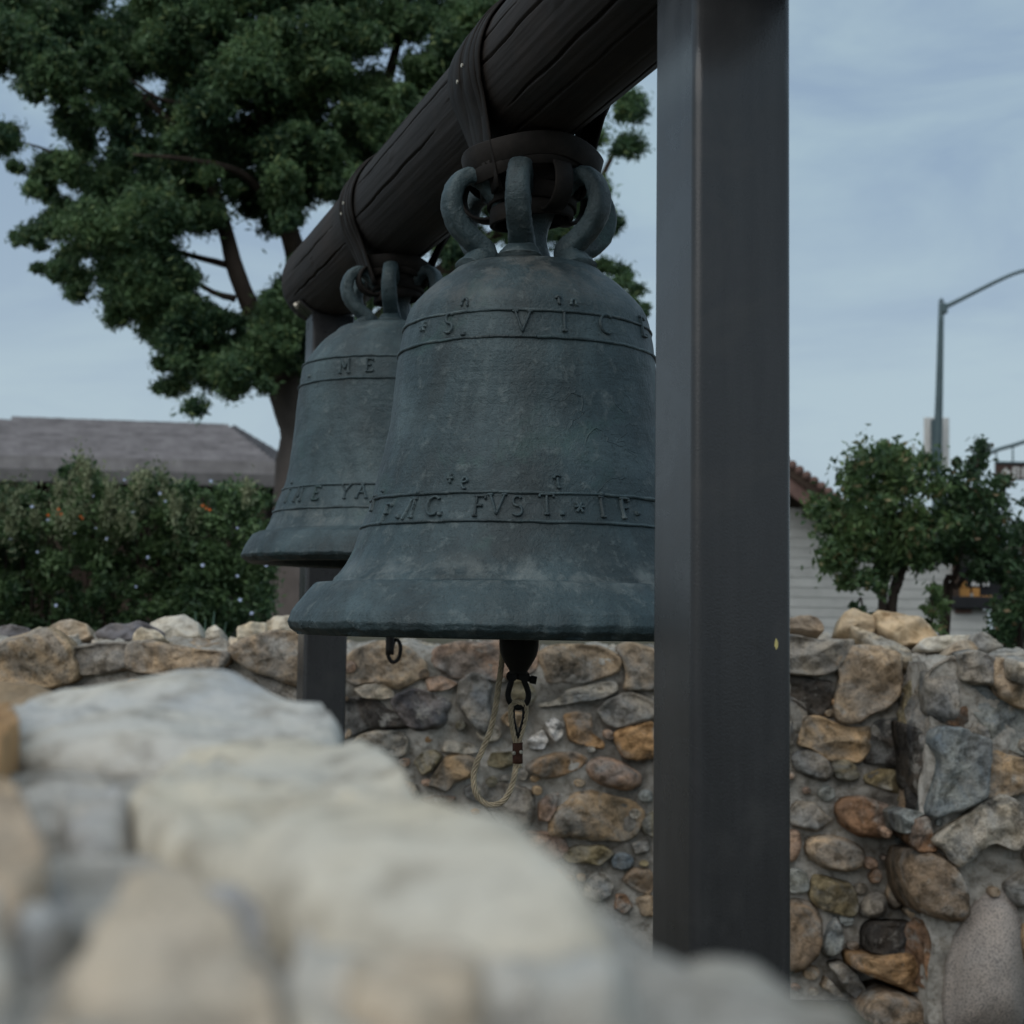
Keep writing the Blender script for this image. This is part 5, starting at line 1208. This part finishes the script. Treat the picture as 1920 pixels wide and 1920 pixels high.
bd(1790, 1102, 1822, 1130, 'orange'); bd(1806, 1090, 1816, 1102, 'orange', .06); bd(1826, 1102, 1840, 1124, 'orange'); bd(1824, 1076, 1852, 1086, 'orange'); bd(1842, 1117, 1864, 1125, 'orange', .06)
for x in (1824, 1829, 1834, 1846, 1853): bd(x, 1089 + (x % 3), x + 4, 1099, 'white', .04, 'lettering_block')
bd(1822, 1112, 1827, 1124, 'grey', .04); bd(1864, 1117, 1869, 1126, 'grey', .04)
mesh('red_strip', *box(((at(1784, 0)[0] + at(1812, 0)[0]) / 2, yf - .02, at(1800, 1146)[2]), AX, (.14, .02, .035), .003), M['tile'], sh_, smooth=False)

# ------------------------------------------------------------------ street lamp and signs
LD = 22.0
lp = empty('street_lamp', (*W(1757, 1180, LD)[:2], 0), 'grey-green street lamp pole with a long curved arm against the sky', 'lamp')
V, F = tube(smooth_path([(*W(1754, 1180, LD)[:2], 0, .085), wp(1757, 900, LD, .062), wp(1761, 740, LD, .050), wp(1765, 568, LD, .040)], 16)[:, :3], [.085 - .045 * k / 15 for k in range(16)], 12); mesh('pole', V, F, M['galv'], lp)
V, F = tube([W(1765, 566, LD), W(1765.3, 559, LD)], [.045, .012], 10); mesh('pole_cap', V, F, M['galv'], lp)
mesh('arm_bracket', *box(W(1769, 579, LD), AX, (.10, .12, .15), .015), M['galv'], lp, smooth=False)
P = smooth_path([wp(1768, 578, LD, .034), wp(1820, 552, LD, .03), wp(1870, 527, LD, .028), wp(1905, 512, LD, .026), wp(1935, 505, LD, .026), wp(1990, 500, LD, .026)], 26)
V, F = tube(P[:, :3], P[:, 3], 9); mesh('arm', V, F, M['galv'], lp)
c = W(2030, 500, LD); mesh('lamp_head', *box(c, AX, (.62, .24, .14), .05), M['galv'], lp, smooth=False)
sp = empty('sign_panel', W(1757, 840, LD + .25), 'white upright sign panel fixed behind the street lamp pole', 'sign')
a, b = W(1733, 782, LD + .25), W(1779, 885, LD + .25)
mesh('panel', *box((a + b) / 2, AX, (b[0] - a[0], .03, a[2] - b[2]), .01), M['white'], sp, smooth=False)
a, b = W(1747, 786, LD + .12), W(1760, 885, LD + .12)
mesh('mounting_channel', *box((a + b) / 2, AX, (b[0] - a[0], .08, a[2] - b[2]), .01), M['galv'], sp, smooth=False)
sg = empty('hanging_sign', W(1930, 900, LD), 'brown hanging street sign with a white arrow under an arched bracket', 'sign')
P = smooth_path([W(1838, 862, LD), W(1855, 850, LD), W(1875, 842, LD), W(1900, 835, LD), W(1930, 826, LD), W(1980, 818, LD), W(2040, 818, LD)], 30)
V, F = tube(P, .028, 8); mesh('arched_bracket', V, F, M['galv'], sg)
for x, y0 in ((1868, 846), (1899, 836), (1960, 822)):
    V, F = tube([W(x, y0, LD), W(x, 872, LD)], .012, 6); mesh('hanger', V, F, M['galv'], sg)
a, b = W(1866, 869, LD), W(2040, 901, LD)
ang_ = AX
mesh('board', *box((a + b) / 2, ang_, (b[0] - a[0], .05, W(1900, 869, LD)[2] - W(1900, 901, LD)[2]), .008), M['sign'], sg, smooth=False)
mesh('top_rail', *box(W((1866 + 2040) / 2, 868.5, LD) , ang_, (b[0] - a[0], .08, .03), .006), M['galv'], sg, smooth=False)
yb = (a + b)[1] / 2 - .03
def ink(poly, nm):
    P = [hit(x, y, (0, yb, 0), (0, 1, 0)) for x, y in poly]; n = len(P)
    V = [p + [0, -.004, 0] for p in P] + [p + [0, .004, 0] for p in P]
    mesh(nm, V, [tuple(range(n)), tuple(range(2 * n - 1, n - 1, -1))] + [(i, i + n, (i + 1) % n + n, (i + 1) % n) for i in range(n)], M['white'], sg, smooth=False)
ink([(1878, 885), (1887, 876), (1887, 882), (1894, 882), (1894, 888), (1887, 888), (1887, 894)], 'arrow')
for pl in ([(1899, 876), (1902, 876), (1902, 896), (1899, 896)], [(1902, 876), (1911, 876), (1911, 879.5), (1902, 879.5)], [(1902, 884), (1910, 884), (1910, 887.5), (1902, 887.5)], [(1902, 892.5), (1911, 892.5), (1911, 896), (1902, 896)], [(1910, 879.5), (1913, 879.5), (1913, 884), (1910, 884)], [(1910, 887.5), (1913, 887.5), (1913, 892.5), (1910, 892.5)]): ink(pl, 'letter')
ink([(1917, 876), (1921, 876), (1921, 896), (1917, 896)], 'letter')

# ------------------------------------------------------------------ small litter at the wall foot
mb = MB()
for i in range(420):
    x = random.uniform(-.2, 2.0); y = random.uniform(4.2, 5.95) if x < XR else random.uniform(4.2, 5.6); s = random.uniform(.004, .014)
    z = .03 * fbm((x, y, 0), .8) - .01
    Vp = [np.array([x, y, z]) + s * np.array(v) * RNG.uniform(.6, 1.3, 3) for v in ((1, 0, 0), (0, 1, 0), (-1, 0, 0), (0, -1, 0), (0, 0, .9))]
    mb.add(Vp, [(0, 1, 4), (1, 2, 4), (2, 3, 4), (3, 0, 4)])
tag(mb.build('gravel', M['stone'], color=C_['tan']), 'scattered small pebbles on the earth at the wall foot', 'gravel', kind='stuff')
